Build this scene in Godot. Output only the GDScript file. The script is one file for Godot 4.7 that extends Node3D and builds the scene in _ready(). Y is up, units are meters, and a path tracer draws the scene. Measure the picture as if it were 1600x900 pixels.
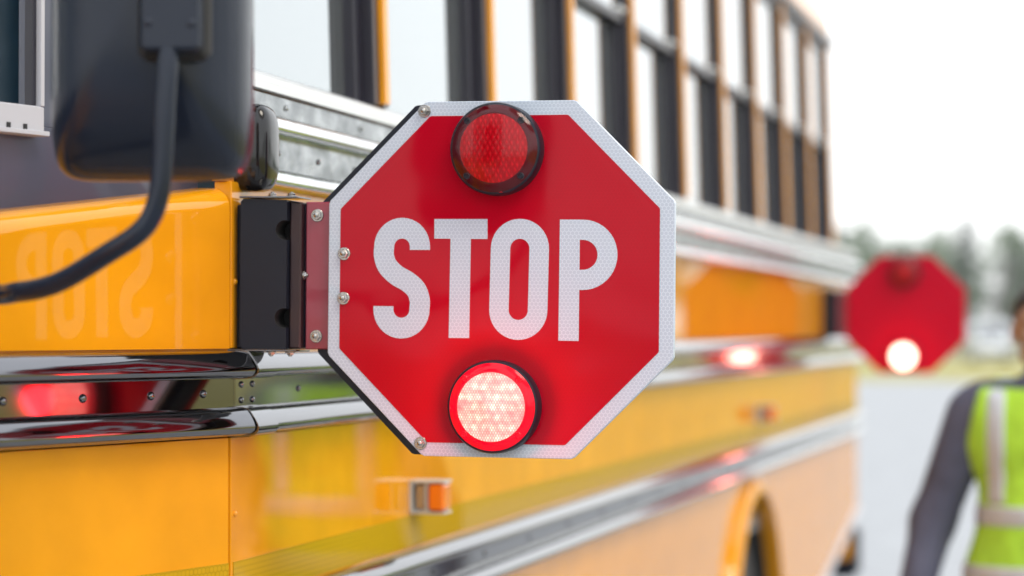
extends Node3D
# Yellow school bus seen along its left side, stop arm swung out, shallow focus on the sign.
# World: bus side wall is the plane x = 0, bus body on the -x side, the bus runs rearwards along -z.

const F_PX := 4000.0                     # focal length in photograph pixels (1600 wide)
const EYE := Vector3(1.12, 1.6, 0.0)
const YAW := 13.3
const PITCH_PX := 67.0

var cam: Camera3D
var M := {}
var taken := {}
var rng := RandomNumberGenerator.new()

# ------------------------------------------------------------------ mesh builder
class Mb:
	var v := PackedVector3Array()
	var n := PackedVector3Array()
	var uv := PackedVector2Array()
	var T := Transform3D()
	func tri(a: Vector3, b: Vector3, c: Vector3, na: Vector3, nb: Vector3, nc: Vector3, ua := Vector2.ZERO, ub := Vector2.ZERO, uc := Vector2.ZERO) -> void:
		a = T * a; b = T * b; c = T * c
		na = (T.basis * na).normalized(); nb = (T.basis * nb).normalized(); nc = (T.basis * nc).normalized()
		var cr := (b - a).cross(c - a)
		if cr.length_squared() < 1e-20: return
		if cr.dot(na + nb + nc) > 0.0:
			v.append_array([a, c, b]); n.append_array([na, nc, nb]); uv.append_array([ua, uc, ub])
		else:
			v.append_array([a, b, c]); n.append_array([na, nb, nc]); uv.append_array([ua, ub, uc])
	func quad(a: Vector3, b: Vector3, c: Vector3, d: Vector3, nn: Vector3) -> void:
		tri(a, b, c, nn, nn, nn); tri(a, c, d, nn, nn, nn)
	func squad(a: Vector3, b: Vector3, c: Vector3, d: Vector3, na: Vector3, nb: Vector3, nc: Vector3, nd: Vector3) -> void:
		tri(a, b, c, na, nb, nc); tri(a, c, d, na, nc, nd)
	func face(pts: Array, away: Vector3) -> void:
		# flat convex polygon, normal turned away from the point "away"
		var nn: Vector3 = (pts[1] - pts[0]).cross(pts[2] - pts[0]).normalized()
		if nn.dot((pts[0] + pts[1] + pts[2]) / 3.0 - away) < 0.0: nn = -nn
		for i in range(1, pts.size() - 1): tri(pts[0], pts[i], pts[i + 1], nn, nn, nn)
	func box(c: Vector3, s: Vector3, bev := 0.0) -> void:
		var h := s * 0.5
		bev = minf(bev, minf(h.x, minf(h.y, h.z)) * 0.95)
		var ax := [Vector3.RIGHT, Vector3.UP, Vector3.BACK]
		if bev <= 0.0:
			for i in 3:
				for sg in [-1.0, 1.0]:
					var nn: Vector3 = ax[i] * sg
					var p: Vector3 = ax[(i + 1) % 3] * h[(i + 1) % 3]
					var q: Vector3 = ax[(i + 2) % 3] * h[(i + 2) % 3]
					var o: Vector3 = c + nn * h[i]
					quad(o + p + q, o - p + q, o - p - q, o + p - q, nn)
			return
		for i in 3:
			var j := (i + 1) % 3
			var k := (i + 2) % 3
			for sg in [-1.0, 1.0]:
				var nn: Vector3 = ax[i] * sg
				var p: Vector3 = ax[j] * (h[j] - bev)
				var q: Vector3 = ax[k] * (h[k] - bev)
				var o: Vector3 = c + nn * h[i]
				quad(o + p + q, o - p + q, o - p - q, o + p - q, nn)
				for tg in [-1.0, 1.0]:
					var mm: Vector3 = ax[j] * tg
					var e: Vector3 = ax[k] * (h[k] - bev)
					var A: Vector3 = c + nn * h[i] + mm * (h[j] - bev)
					var Bq: Vector3 = c + nn * (h[i] - bev) + mm * h[j]
					squad(A + e, A - e, Bq - e, Bq + e, nn, nn, mm, mm)
		for sx in [-1.0, 1.0]:
			for sy in [-1.0, 1.0]:
				for sz in [-1.0, 1.0]:
					var a := c + Vector3(sx * h.x, sy * (h.y - bev), sz * (h.z - bev))
					var b := c + Vector3(sx * (h.x - bev), sy * h.y, sz * (h.z - bev))
					var d := c + Vector3(sx * (h.x - bev), sy * (h.y - bev), sz * h.z)
					tri(a, b, d, Vector3(sx, 0, 0), Vector3(0, sy, 0), Vector3(0, 0, sz))
	func poly(p: PackedVector2Array, z0: float, z1: float, bev := 0.0) -> void:
		# extruded polygon (xy), front at z1, with a small chamfer at the front edge
		if Geometry2D.is_polygon_clockwise(p):
			p = p.duplicate(); p.reverse()
		var top := p
		if bev > 0.0:
			var off := Geometry2D.offset_polygon(p, -bev, Geometry2D.JOIN_MITER)
			if off.size() == 1 and off[0].size() == p.size():
				top = off[0]
				if Geometry2D.is_polygon_clockwise(top): top.reverse()
				var best := 0; var bd := 1e9
				for i in top.size():
					var dd := top[i].distance_to(p[0])
					if dd < bd: bd = dd; best = i
				var r2 := PackedVector2Array()
				for i in top.size(): r2.append(top[(best + i) % top.size()])
				top = r2
			else: bev = 0.0
		var tr := Geometry2D.triangulate_polygon(top)
		for i in range(0, tr.size(), 3):
			var a := top[tr[i]]; var b := top[tr[i + 1]]; var c := top[tr[i + 2]]
			var f := Vector3.BACK
			tri(Vector3(a.x, a.y, z1), Vector3(b.x, b.y, z1), Vector3(c.x, c.y, z1), f, f, f)
		tr = Geometry2D.triangulate_polygon(p)
		for i in range(0, tr.size(), 3):
			var a := p[tr[i]]; var b := p[tr[i + 1]]; var c := p[tr[i + 2]]
			var f := Vector3.FORWARD
			tri(Vector3(a.x, a.y, z0), Vector3(b.x, b.y, z0), Vector3(c.x, c.y, z0), f, f, f)
		var k := p.size()
		for i in k:
			var a := p[i]; var b := p[(i + 1) % k]
			var e := (b - a).normalized()
			var nn := Vector3(e.y, -e.x, 0)
			quad(Vector3(a.x, a.y, z0), Vector3(b.x, b.y, z0), Vector3(b.x, b.y, z1 - bev), Vector3(a.x, a.y, z1 - bev), nn)
			if bev > 0.0:
				var a2 := top[i]; var b2 := top[(i + 1) % k]
				quad(Vector3(a.x, a.y, z1 - bev), Vector3(b.x, b.y, z1 - bev), Vector3(b2.x, b2.y, z1), Vector3(a2.x, a2.y, z1), (nn + Vector3.BACK).normalized())
	func ring(outer: PackedVector2Array, inner: PackedVector2Array, z0: float, z1: float) -> void:
		# flat band between two outlines with the same number of points
		var k := outer.size()
		var c := Vector2.ZERO
		for q in outer: c += q / k
		for i in k:
			var j := (i + 1) % k
			var a := outer[i]; var b := outer[j]; var d := inner[i]; var e := inner[j]
			quad(Vector3(a.x, a.y, z1), Vector3(b.x, b.y, z1), Vector3(e.x, e.y, z1), Vector3(d.x, d.y, z1), Vector3.BACK)
			quad(Vector3(a.x, a.y, z0), Vector3(b.x, b.y, z0), Vector3(e.x, e.y, z0), Vector3(d.x, d.y, z0), Vector3.FORWARD)
			var t := (b - a).normalized(); var nn := Vector2(t.y, -t.x)
			if nn.dot((a + b) * 0.5 - c) < 0: nn = -nn
			quad(Vector3(a.x, a.y, z0), Vector3(b.x, b.y, z0), Vector3(b.x, b.y, z1), Vector3(a.x, a.y, z1), Vector3(nn.x, nn.y, 0))
			quad(Vector3(d.x, d.y, z0), Vector3(e.x, e.y, z0), Vector3(e.x, e.y, z1), Vector3(d.x, d.y, z1), Vector3(-nn.x, -nn.y, 0))
	func lathe(pr: Array, seg := 48, hard := 40.0) -> void:
		# profile of Vector2(radius, z) turned about z; outward is to the right of the direction of travel given by increasing index (from back to front)
		var ns := []
		for i in pr.size() - 1:
			var d: Vector2 = (pr[i + 1] - pr[i])
			ns.append(Vector2(d.y, -d.x).normalized())
		for i in pr.size() - 1:
			var na: Vector2 = ns[i]; var nb: Vector2 = ns[i]
			if i > 0 and rad_to_deg(absf(ns[i].angle_to(ns[i - 1]))) < hard: na = (ns[i] + ns[i - 1]).normalized()
			if i < ns.size() - 1 and rad_to_deg(absf(ns[i].angle_to(ns[i + 1]))) < hard: nb = (ns[i] + ns[i + 1]).normalized()
			for k in seg:
				var a0 := TAU * k / seg; var a1 := TAU * (k + 1) / seg
				var c0 := Vector3(cos(a0), sin(a0), 0); var c1 := Vector3(cos(a1), sin(a1), 0)
				var z := Vector3.BACK
				squad(c0 * pr[i].x + z * pr[i].y, c1 * pr[i].x + z * pr[i].y, c1 * pr[i + 1].x + z * pr[i + 1].y, c0 * pr[i + 1].x + z * pr[i + 1].y,
					c0 * na.x + z * na.y, c1 * na.x + z * na.y, c1 * nb.x + z * nb.y, c0 * nb.x + z * nb.y)
	func sweep(pr: Array, a: Vector3, b: Vector3, ex: Vector3, ey: Vector3, hard := 40.0, caps := true) -> void:
		# open or closed profile (Vector2 in ex, ey) drawn from a to b; outward = left of travel
		var ns := []
		for i in pr.size() - 1:
			var d: Vector2 = pr[i + 1] - pr[i]
			ns.append(Vector2(-d.y, d.x).normalized())
		for i in pr.size() - 1:
			var na: Vector2 = ns[i]; var nb: Vector2 = ns[i]
			if i > 0 and rad_to_deg(absf(ns[i].angle_to(ns[i - 1]))) < hard: na = (ns[i] + ns[i - 1]).normalized()
			if i < ns.size() - 1 and rad_to_deg(absf(ns[i].angle_to(ns[i + 1]))) < hard: nb = (ns[i] + ns[i + 1]).normalized()
			var p: Vector3 = ex * pr[i].x + ey * pr[i].y
			var q: Vector3 = ex * pr[i + 1].x + ey * pr[i + 1].y
			var pn: Vector3 = ex * na.x + ey * na.y
			var qn: Vector3 = ex * nb.x + ey * nb.y
			squad(a + p, b + p, b + q, a + q, pn, pn, qn, qn)
		if caps:
			var pp := PackedVector2Array(pr)
			if pp[0].is_equal_approx(pp[pp.size() - 1]): pp.remove_at(pp.size() - 1)
			var tr := Geometry2D.triangulate_polygon(pp)
			var dn := (b - a).normalized()
			for i in range(0, tr.size(), 3):
				for e in [[a, -dn], [b, dn]]:
					tri(e[0] + ex * pp[tr[i]].x + ey * pp[tr[i]].y, e[0] + ex * pp[tr[i + 1]].x + ey * pp[tr[i + 1]].y, e[0] + ex * pp[tr[i + 2]].x + ey * pp[tr[i + 2]].y, e[1], e[1], e[1])
	func tube(pts: Array, r0: float, r1 := -1.0, seg := 14) -> void:
		if r1 < 0.0: r1 = r0
		var k := pts.size()
		var prev := Vector3.ZERO
		var rings := []
		for i in k:
			var d: Vector3 = (pts[mini(i + 1, k - 1)] - pts[maxi(i - 1, 0)]).normalized()
			var e := prev - d * prev.dot(d)
			if e.length() < 0.01: e = d.cross(Vector3.UP if absf(d.y) < 0.9 else Vector3.RIGHT)
			e = e.normalized(); prev = e
			var f := d.cross(e)
			var r := lerpf(r0, r1, float(i) / maxi(k - 1, 1))
			var row := []
			for j in seg:
				var nn := e * cos(TAU * j / seg) + f * sin(TAU * j / seg)
				row.append([pts[i] + nn * r, nn])
			rings.append([row, d, pts[i]])
		for i in k - 1:
			for j in seg:
				var a = rings[i][0][j]; var b = rings[i][0][(j + 1) % seg]
				var c = rings[i + 1][0][(j + 1) % seg]; var d = rings[i + 1][0][j]
				squad(a[0], b[0], c[0], d[0], a[1], b[1], c[1], d[1])
		for e in [[0, -1.0], [k - 1, 1.0]]:
			var rg = rings[e[0]]
			for j in seg:
				var nn: Vector3 = rg[1] * e[1]
				tri(rg[2], rg[0][j][0], rg[0][(j + 1) % seg][0], nn, nn, nn)
	func mesh() -> ArrayMesh:
		var arr := []
		arr.resize(Mesh.ARRAY_MAX)
		arr[Mesh.ARRAY_VERTEX] = v
		arr[Mesh.ARRAY_NORMAL] = n
		arr[Mesh.ARRAY_TEX_UV] = uv
		var am := ArrayMesh.new()
		am.add_surface_from_arrays(Mesh.PRIMITIVE_TRIANGLES, arr)
		return am

func numbered(called: String) -> String:
	if not taken.has(called):
		taken[called] = 0
		return called
	taken[called] += 1
	return "%s_%03d" % [called, taken[called]]

func thing(called: String, at: Vector3, label: String, category: String, group := "") -> Node3D:
	var o := Node3D.new()
	o.name = numbered(called)
	add_child(o)
	o.position = at
	o.set_meta("label", label); o.set_meta("category", category)
	if group: o.set_meta("group", group)
	return o

# vertices are given in world coordinates unless the parent has its own frame
func part(mb: Mb, called: String, mat: Material, parent: Node3D, label := "") -> MeshInstance3D:
	var o := MeshInstance3D.new()
	o.name = called
	o.mesh = mb.mesh()
	o.material_override = mat
	parent.add_child(o, true)
	if label: o.set_meta("label", label)
	return o

func put(mesh: Mesh, called: String, mat: Material, parent: Node3D, t: Transform3D) -> MeshInstance3D:
	var o := MeshInstance3D.new()
	o.name = called
	o.mesh = mesh
	o.material_override = mat
	o.transform = t
	parent.add_child(o, true)
	return o

func structure(mb: Mb, called: String, mat: Material) -> MeshInstance3D:
	var o := part(mb, called, mat, self)
	o.set_meta("kind", "structure")
	return o

# ------------------------------------------------------------------ pixels of the photograph to points
func ray(x: float, y: float) -> Vector3:
	var b := cam.transform.basis
	return -b.z + b.x * (x - 800.0) / F_PX + b.y * (450.0 - y) / F_PX
func on_z(x: float, y: float, z: float) -> Vector3:
	var d := ray(x, y)
	return EYE + d * ((z - EYE.z) / d.z)
func on_ground(x: float, y: float) -> Vector3:
	var d := ray(x, y)
	return EYE + d * (-EYE.y / d.y)

# ------------------------------------------------------------------ materials
func srgb(r: float, g: float, b: float, a := 1.0) -> Color:
	var c := Color(r, g, b).linear_to_srgb()
	c.a = a
	return c

func mat(r: float, g: float, b: float, rough := 0.5, metal := 0.0, coat := 0.0) -> StandardMaterial3D:
	var m := StandardMaterial3D.new()
	m.albedo_color = srgb(r, g, b)
	m.roughness = rough
	m.metallic = metal
	if coat > 0.0:
		m.clearcoat_enabled = true
		m.clearcoat = coat
		m.clearcoat_roughness = 0.03
	return m

func noise_tex(freq: float, lo: Color, hi: Color, octaves := 4, seed_ := 1, size := 256, normal := false, strength := 4.0) -> NoiseTexture2D:
	var f := FastNoiseLite.new()
	f.noise_type = FastNoiseLite.TYPE_SIMPLEX_SMOOTH
	f.frequency = freq
	f.fractal_octaves = octaves
	f.seed = seed_
	var t := NoiseTexture2D.new()
	t.width = size; t.height = size
	t.seamless = true
	t.noise = f
	if normal:
		t.as_normal_map = true
		t.bump_strength = strength
	else:
		var g := Gradient.new()
		g.set_color(0, lo); g.set_color(1, hi)
		t.color_ramp = g
	return t

func triplanar(m: StandardMaterial3D, sc: Vector3, world := false) -> void:
	m.uv1_triplanar = true
	m.uv1_world_triplanar = world
	m.uv1_scale = sc

func hex_image(line: Color, cell: Color, width: float, grain := 0.0) -> ImageTexture:
	var w := 96; var h := 166
	var im := Image.create(w * 2, h * 2, false, Image.FORMAT_RGBA8)
	var s3 := sqrt(3.0)
	var cs := []
	for i in range(-1, 3):
		for j in range(-1, 3):
			cs.append(Vector2(i * s3, j * 3.0)); cs.append(Vector2((i + 0.5) * s3, (j + 0.5) * 3.0))
	var r := RandomNumberGenerator.new()
	r.seed = 5
	var tone := [r.randf(), r.randf(), r.randf(), r.randf(), r.randf(), r.randf(), r.randf(), r.randf()]
	for y in h * 2:
		for x in w * 2:
			var lx := x % w; var ly := y % h
			var p := Vector2(lx * s3 / w, ly * 3.0 / h)
			var d1 := 9.0; var d2 := 9.0
			for c in cs:
				var d: float = p.distance_to(c)
				if d < d1: d2 = d1; d1 = d
				elif d < d2: d2 = d
			var t := clampf(1.0 - (d2 - d1 - width) / 0.12, 0.0, 1.0)
			var col := cell.lerp(line, t)
			im.set_pixel(x, y, col)
	return ImageTexture.create_from_image(im)

func make_materials() -> void:
	# bus paint: school bus yellow enamel with an orange-peel skin
	var y := mat(0.80, 0.325, 0.006, 0.32, 0.0, 0.85)
	y.normal_enabled = true
	y.normal_texture = noise_tex(0.02, Color.BLACK, Color.WHITE, 2, 3, 256, true, 1.2)
	y.normal_scale = 0.012
	y.specular_mode = BaseMaterial3D.SPECULAR_DISABLED
	y.albedo_texture = noise_tex(0.012, Color(0.93, 0.93, 0.93), Color(1, 1, 1), 4, 9)
	triplanar(y, Vector3(2.0, 2.0, 2.0))
	y.clearcoat_roughness = 0.02
	M.yellow = y
	M.yellow_dull = mat(0.74, 0.27, 0.012, 0.45, 0.0, 0.4)
	M.black = mat(0.17, 0.17, 0.18, 0.07, 1.0)
	M.black_gloss = mat(0.008, 0.008, 0.010, 0.10, 0.0, 0.0)
	var bs := mat(0.010, 0.013, 0.023, 0.34)
	bs.roughness_texture = noise_tex(0.02, Color(0.85, 0.85, 0.85), Color(1, 1, 1), 3, 12)
	triplanar(bs, Vector3(6, 6, 6))
	bs.metallic_specular = 0.34
	M.black_satin = bs
	M.black_rubber = mat(0.012, 0.012, 0.013, 0.7)
	var hs := mat(0.009, 0.014, 0.028, 0.24)
	hs.roughness_texture = noise_tex(0.02, Color(0.75, 0.75, 0.75), Color(1, 1, 1), 5, 22)
	hs.normal_enabled = true
	hs.normal_texture = noise_tex(0.25, Color.BLACK, Color.WHITE, 2, 31, 256, true, 2.0)
	hs.normal_scale = 0.12
	triplanar(hs, Vector3(7, 7, 7))
	hs.metallic_specular = 0.40
	M.housing = hs
	var ch := mat(0.58, 0.59, 0.60, 0.09, 1.0)
	ch.normal_enabled = true
	ch.normal_texture = noise_tex(0.012, Color.BLACK, Color.WHITE, 3, 41, 256, true, 3.0)
	ch.normal_scale = 0.12
	triplanar(ch, Vector3(2, 5, 2))
	M.chrome = ch
	var gv := mat(0.44, 0.46, 0.47, 0.30, 0.9)
	gv.albedo_texture = noise_tex(0.03, Color(0.50, 0.52, 0.53), Color(1, 1, 1), 5, 17)
	gv.roughness_texture = noise_tex(0.05, Color(0.4, 0.4, 0.4), Color(1, 1, 1), 5, 18)
	triplanar(gv, Vector3(1.3, 2.6, 1.3))
	M.galvanised = gv
	M.aluminium = mat(0.70, 0.71, 0.72, 0.38, 0.6)
	M.white_frame = mat(0.46, 0.46, 0.50, 0.4)
	M.frame_black = mat(0.016, 0.015, 0.026, 0.35)
	var gl := StandardMaterial3D.new()
	gl.albedo_color = srgb(0.42, 0.455, 0.475, 0.15)
	gl.transparency = BaseMaterial3D.TRANSPARENCY_ALPHA
	gl.roughness = 0.03
	gl.metallic = 0.86
	M.glass = gl
	var cg := StandardMaterial3D.new()
	cg.albedo_color = srgb(0.5, 0.55, 0.55, 0.06)
	cg.transparency = BaseMaterial3D.TRANSPARENCY_ALPHA
	cg.roughness = 0.02
	M.clear = cg
	var lc := StandardMaterial3D.new()
	lc.albedo_color = srgb(0.05, 0.0, 0.0, 0.02)
	lc.transparency = BaseMaterial3D.TRANSPARENCY_ALPHA
	lc.roughness = 0.01
	lc.metallic_specular = 0.25
	M.lens_clear = lc
	# sign sheeting
	var rd := mat(0.43, 0.0003, 0.013, 0.30, 0.0, 0.32)
	rd.clearcoat_roughness = 0.07
	rd.specular_mode = BaseMaterial3D.SPECULAR_DISABLED
	rd.albedo_texture = hex_image(Color(1, 1, 1), Color(0.965, 0.96, 0.96), 0.16)
	rd.heightmap_enabled = true
	rd.heightmap_texture = hex_image(Color(1, 1, 1), Color(0, 0, 0), 0.10)
	rd.heightmap_scale = 0.004
	triplanar(rd, Vector3(1.0 / 0.0104, 1.0 / 0.0180, 1.0 / 0.0104))
	M.sign_red = rd
	var wt := mat(0.62, 0.68, 0.77, 0.35, 0.0, 0.15)
	wt.albedo_texture = hex_image(Color(1, 1, 1), Color(0.86, 0.875, 0.905), 0.13)
	triplanar(wt, Vector3(1.0 / 0.0104, 1.0 / 0.0180, 1.0 / 0.0104))
	M.sign_white = wt
	M.sign_red_plain = mat(0.47, 0.002, 0.022, 0.40, 0.0, 0.0)
	M.sign_red_plain.metallic_specular = 0.2
	var mr := mat(0.27, 0.024, 0.050, 0.34, 0.0, 0.4)
	mr.normal_enabled = true
	mr.normal_texture = noise_tex(0.015, Color.BLACK, Color.WHITE, 3, 51, 256, true, 4.0)
	mr.normal_scale = 0.2
	triplanar(mr, Vector3(6, 6, 6))
	M.maroon = mr
	M.maroon_dark = mat(0.022, 0.008, 0.012, 0.4)
	M.steel = mat(0.40, 0.39, 0.38, 0.26, 1.0)
	M.amber = mat(0.85, 0.18, 0.005, 0.15, 0.0, 1.0)
	M.tape = mat(0.50, 0.30, 0.010, 0.30, 0.0, 0.35)
	M.tape.specular_mode = BaseMaterial3D.SPECULAR_DISABLED
	M.tape.albedo_texture = hex_image(Color(0.82, 0.82, 0.7), Color(1, 1, 1), 0.14)
	triplanar(M.tape, Vector3(60, 34, 60))
	# lamp
	M.lamp_ring = mat(0.070, 0.001, 0.005, 0.10, 0.0, 0.0)
	M.lamp_ring.metallic_specular = 0.35
	M.underseal = mat(0.035, 0.035, 0.036, 0.9)
	var lf := mat(0.80, 0.002, 0.012, 0.10, 0.0, 0.0)
	lf.heightmap_enabled = true
	lf.heightmap_texture = diamond_texture(false)
	lf.heightmap_scale = 0.05
	lf.albedo_texture = diamond_texture(false)
	triplanar(lf, Vector3(24, 12, 24))
	lf.metallic_specular = 0.3
	M.lamp_off = lf
	var lo := mat(0.30, 0.004, 0.012, 0.15, 0.0, 1.0)
	lo.emission_enabled = true
	lo.emission = Color(1, 1, 1)
	lo.emission_operator = BaseMaterial3D.EMISSION_OP_MULTIPLY
	lo.emission_texture = diamond_texture(true)
	lo.emission_energy_multiplier = 2.5
	triplanar(lo, Vector3(1.0 / 0.09, 1.0 / 0.09, 1.0 / 0.09))
	lo.uv1_offset = Vector3(0.5, 0.5, 0.5)
	M.lamp_on = lo
	var lr := mat(0.40, 0.001, 0.012, 0.12, 0.0, 0.0)
	lr.metallic_specular = 0.35
	lr.emission_enabled = true
	lr.emission = srgb(1.0, 0.0, 0.020)
	lr.emission_energy_multiplier = 0.36
	M.lamp_ring_on = lr
	var lb := mat(0.5, 0.1, 0.1, 0.15, 0.0, 0.0)
	lb.emission_enabled = true
	lb.emission = srgb(1.0, 0.55, 0.42)
	lb.emission_energy_multiplier = 4.5
	M.lamp_bright = lb
	# ground
	var rdm := mat(0.33, 0.345, 0.365, 0.75)
	rdm.albedo_texture = noise_tex(0.03, Color(0.88, 0.88, 0.88), Color(1, 1, 1), 6, 61, 512)
	triplanar(rdm, Vector3(0.15, 0.15, 0.15), true)
	M.road = rdm
	var gr := mat(0.40, 0.34, 0.060, 0.95)
	gr.albedo_texture = noise_tex(0.012, Color(0.72, 0.75, 0.7), Color(1, 1, 1), 6, 71, 512)
	triplanar(gr, Vector3(0.06, 0.06, 0.06), true)
	M.grass = gr
	M.line_white = mat(0.75, 0.76, 0.76, 0.6)
	M.tyre = mat(0.018, 0.018, 0.02, 0.75)
	M.rim = mat(0.35, 0.36, 0.38, 0.4, 0.3)
	M.bark = mat(0.10, 0.075, 0.055, 0.95)
	var lv := mat(0.060, 0.105, 0.045, 0.8)
	lv.backlight_enabled = true
	lv.backlight = Color(0.25, 0.3, 0.15)
	M.leaf = lv
	var lv2 := mat(0.035, 0.060, 0.034, 0.85)
	M.needle = lv2
	# people and interior
	M.skin = mat(0.36, 0.20, 0.13, 0.5)
	M.hair = mat(0.020, 0.014, 0.010, 0.6)
	M.slate = cloth(0.095, 0.098, 0.155)
	M.navy = cloth(0.02, 0.022, 0.035)
	M.lime = cloth(0.46, 0.78, 0.045)
	M.silver = mat(0.52, 0.54, 0.58, 0.45, 0.3)
	var st := mat(0.012, 0.050, 0.085, 0.5)
	st.normal_enabled = true
	st.normal_texture = noise_tex(0.008, Color.BLACK, Color.WHITE, 3, 81, 256, true, 8.0)
	st.normal_scale = 0.6
	triplanar(st, Vector3(3, 3, 3))
	M.seat_blue = st
	M.stitch = mat(0.22, 0.20, 0.13, 0.8)
	M.interior = mat(0.16, 0.17, 0.18, 0.7)
	M.dark_int = mat(0.24, 0.24, 0.25, 0.8)
	M.car_white = mat(0.72, 0.76, 0.82, 0.3, 0.0, 1.0)
	M.car_glass = mat(0.02, 0.025, 0.03, 0.08, 0.0, 1.0)
	M.eye_white = mat(0.7, 0.68, 0.65, 0.3)
	M.eye_dark = mat(0.02, 0.015, 0.01, 0.2)
	M.lip = mat(0.28, 0.11, 0.09, 0.5)

func cloth(r: float, g: float, b: float) -> StandardMaterial3D:
	var m := mat(r, g, b, 0.85)
	m.normal_enabled = true
	m.normal_texture = noise_tex(0.006, Color.BLACK, Color.WHITE, 3, 131, 256, true, 14.0)
	m.normal_scale = 0.9
	m.albedo_texture = noise_tex(0.02, Color(0.86, 0.86, 0.86), Color(1, 1, 1), 4, 133)
	triplanar(m, Vector3(3, 2, 3))
	return m

func diamond_texture(lit: bool) -> ImageTexture:
	var s := 256
	var im := Image.create(s, s, false, Image.FORMAT_RGBA8)
	var r := RandomNumberGenerator.new()
	r.seed = 77
	var nz := FastNoiseLite.new()
	nz.seed = 4
	nz.frequency = 0.9
	var led := []
	for i in 7:
		for j in 7:
			led.append([Vector2((i + 0.5 + 0.5 * (j % 2)) / 7.5, (j + 0.5) / 7.0), r.randf_range(0.55, 1.0)])
	for y in s:
		for x in s:
			var u := float(x) / s; var v := float(y) / s
			var ky := 14.0; var kx := 26.0
			if not lit: ky = 6.0; kx = 6.0
			var a := u * kx; var b := v * ky
			var p := absf(fposmod(a + b, 1.0) - 0.5) * 2.0
			var q := absf(fposmod(a - b, 1.0) - 0.5) * 2.0
			var facet := minf(p, q)
			if lit:
				var w := 0.0
				for e in led:
					var d: float = Vector2(u, v).distance_to(e[0])
					w += e[1] * exp(-d * d / 0.0042)
				w = clampf(w * 0.70 + 0.02 + 0.25 * nz.get_noise_2d(u * 9.0, v * 9.0), 0.0, 1.0)
				var t := clampf(w * (0.25 + 1.0 * facet), 0.0, 1.0)
				var c := Color(1.0, 0.30, 0.30).lerp(Color(1.0, 0.98, 0.82), t)
				c = c * (0.86 + 0.14 * t)
				c.a = 1.0
				im.set_pixel(x, y, c)
			else:
				var cell := Vector2(floor(a + b), floor(a - b))
				var k := 0.5 + 0.5 * sin(cell.x * 12.9 + cell.y * 78.2)
				var g := 0.62 + 0.38 * facet * (0.4 + 0.6 * k)
				im.set_pixel(x, y, Color(g, g, g))
	return ImageTexture.create_from_image(im)

# ------------------------------------------------------------------ stop sign
func octagon(c: Vector2, w: float, h: float, corner: float, cut := 0.0) -> PackedVector2Array:
	# corner = chamfer length; cut rounds the eight points a little
	var x := w * 0.5; var y := h * 0.5
	var p := [Vector2(-x + corner, y), Vector2(x - corner, y), Vector2(x, y - corner), Vector2(x, -y + corner), Vector2(x - corner, -y), Vector2(-x + corner, -y), Vector2(-x, -y + corner), Vector2(-x, y - corner)]
	var o := PackedVector2Array()
	for i in 8:
		var a: Vector2 = p[i]
		if cut <= 0.0: o.append(a + c); continue
		o.append(a + (p[(i + 7) % 8] - a).normalized() * cut + c)
		o.append(a + (p[(i + 1) % 8] - a).normalized() * cut + c)
	return o

func wavy_sheet(mb: Mb, outline: PackedVector2Array, z: float) -> void:
	# thin sheeting with the slight waves of hand-laid film
	var nz := FastNoiseLite.new()
	nz.seed = 21; nz.frequency = 9.0; nz.fractal_octaves = 2
	var c := Vector2.ZERO
	for q in outline: c += q / outline.size()
	var rim := PackedVector2Array()
	for i in outline.size():
		for j in 8: rim.append(outline[i].lerp(outline[(i + 1) % outline.size()], j / 8.0))
	var hgt := func(p: Vector2) -> Vector3:
		var e := 0.002; var a := 0.00022
		var h0 := nz.get_noise_2dv(p); var hx := nz.get_noise_2dv(p + Vector2(e, 0)); var hy := nz.get_noise_2dv(p + Vector2(0, e))
		return Vector3(-(hx - h0) / e * a, -(hy - h0) / e * a, h0 * a)
	var m := rim.size(); var rings := 40
	for i in rings:
		for j in m:
			var pp := [c.lerp(rim[j], float(i) / rings), c.lerp(rim[(j + 1) % m], float(i) / rings), c.lerp(rim[(j + 1) % m], float(i + 1) / rings), c.lerp(rim[j], float(i + 1) / rings)]
			var P := []; var N := []
			for q in pp:
				var h: Vector3 = hgt.call(q)
				P.append(Vector3(q.x, q.y, z + h.z)); N.append(Vector3(h.x, h.y, 1.0).normalized())
			mb.squad(P[0], P[1], P[2], P[3], N[0], N[1], N[2], N[3])
	for j in m:
		var a := rim[j]; var b := rim[(j + 1) % m]
		var n2 := ((a + b) * 0.5 - c).normalized()
		mb.quad(Vector3(a.x, a.y, z - 0.0016), Vector3(b.x, b.y, z - 0.0016), Vector3(b.x, b.y, z), Vector3(a.x, a.y, z), Vector3(n2.x, n2.y, 0))

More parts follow.
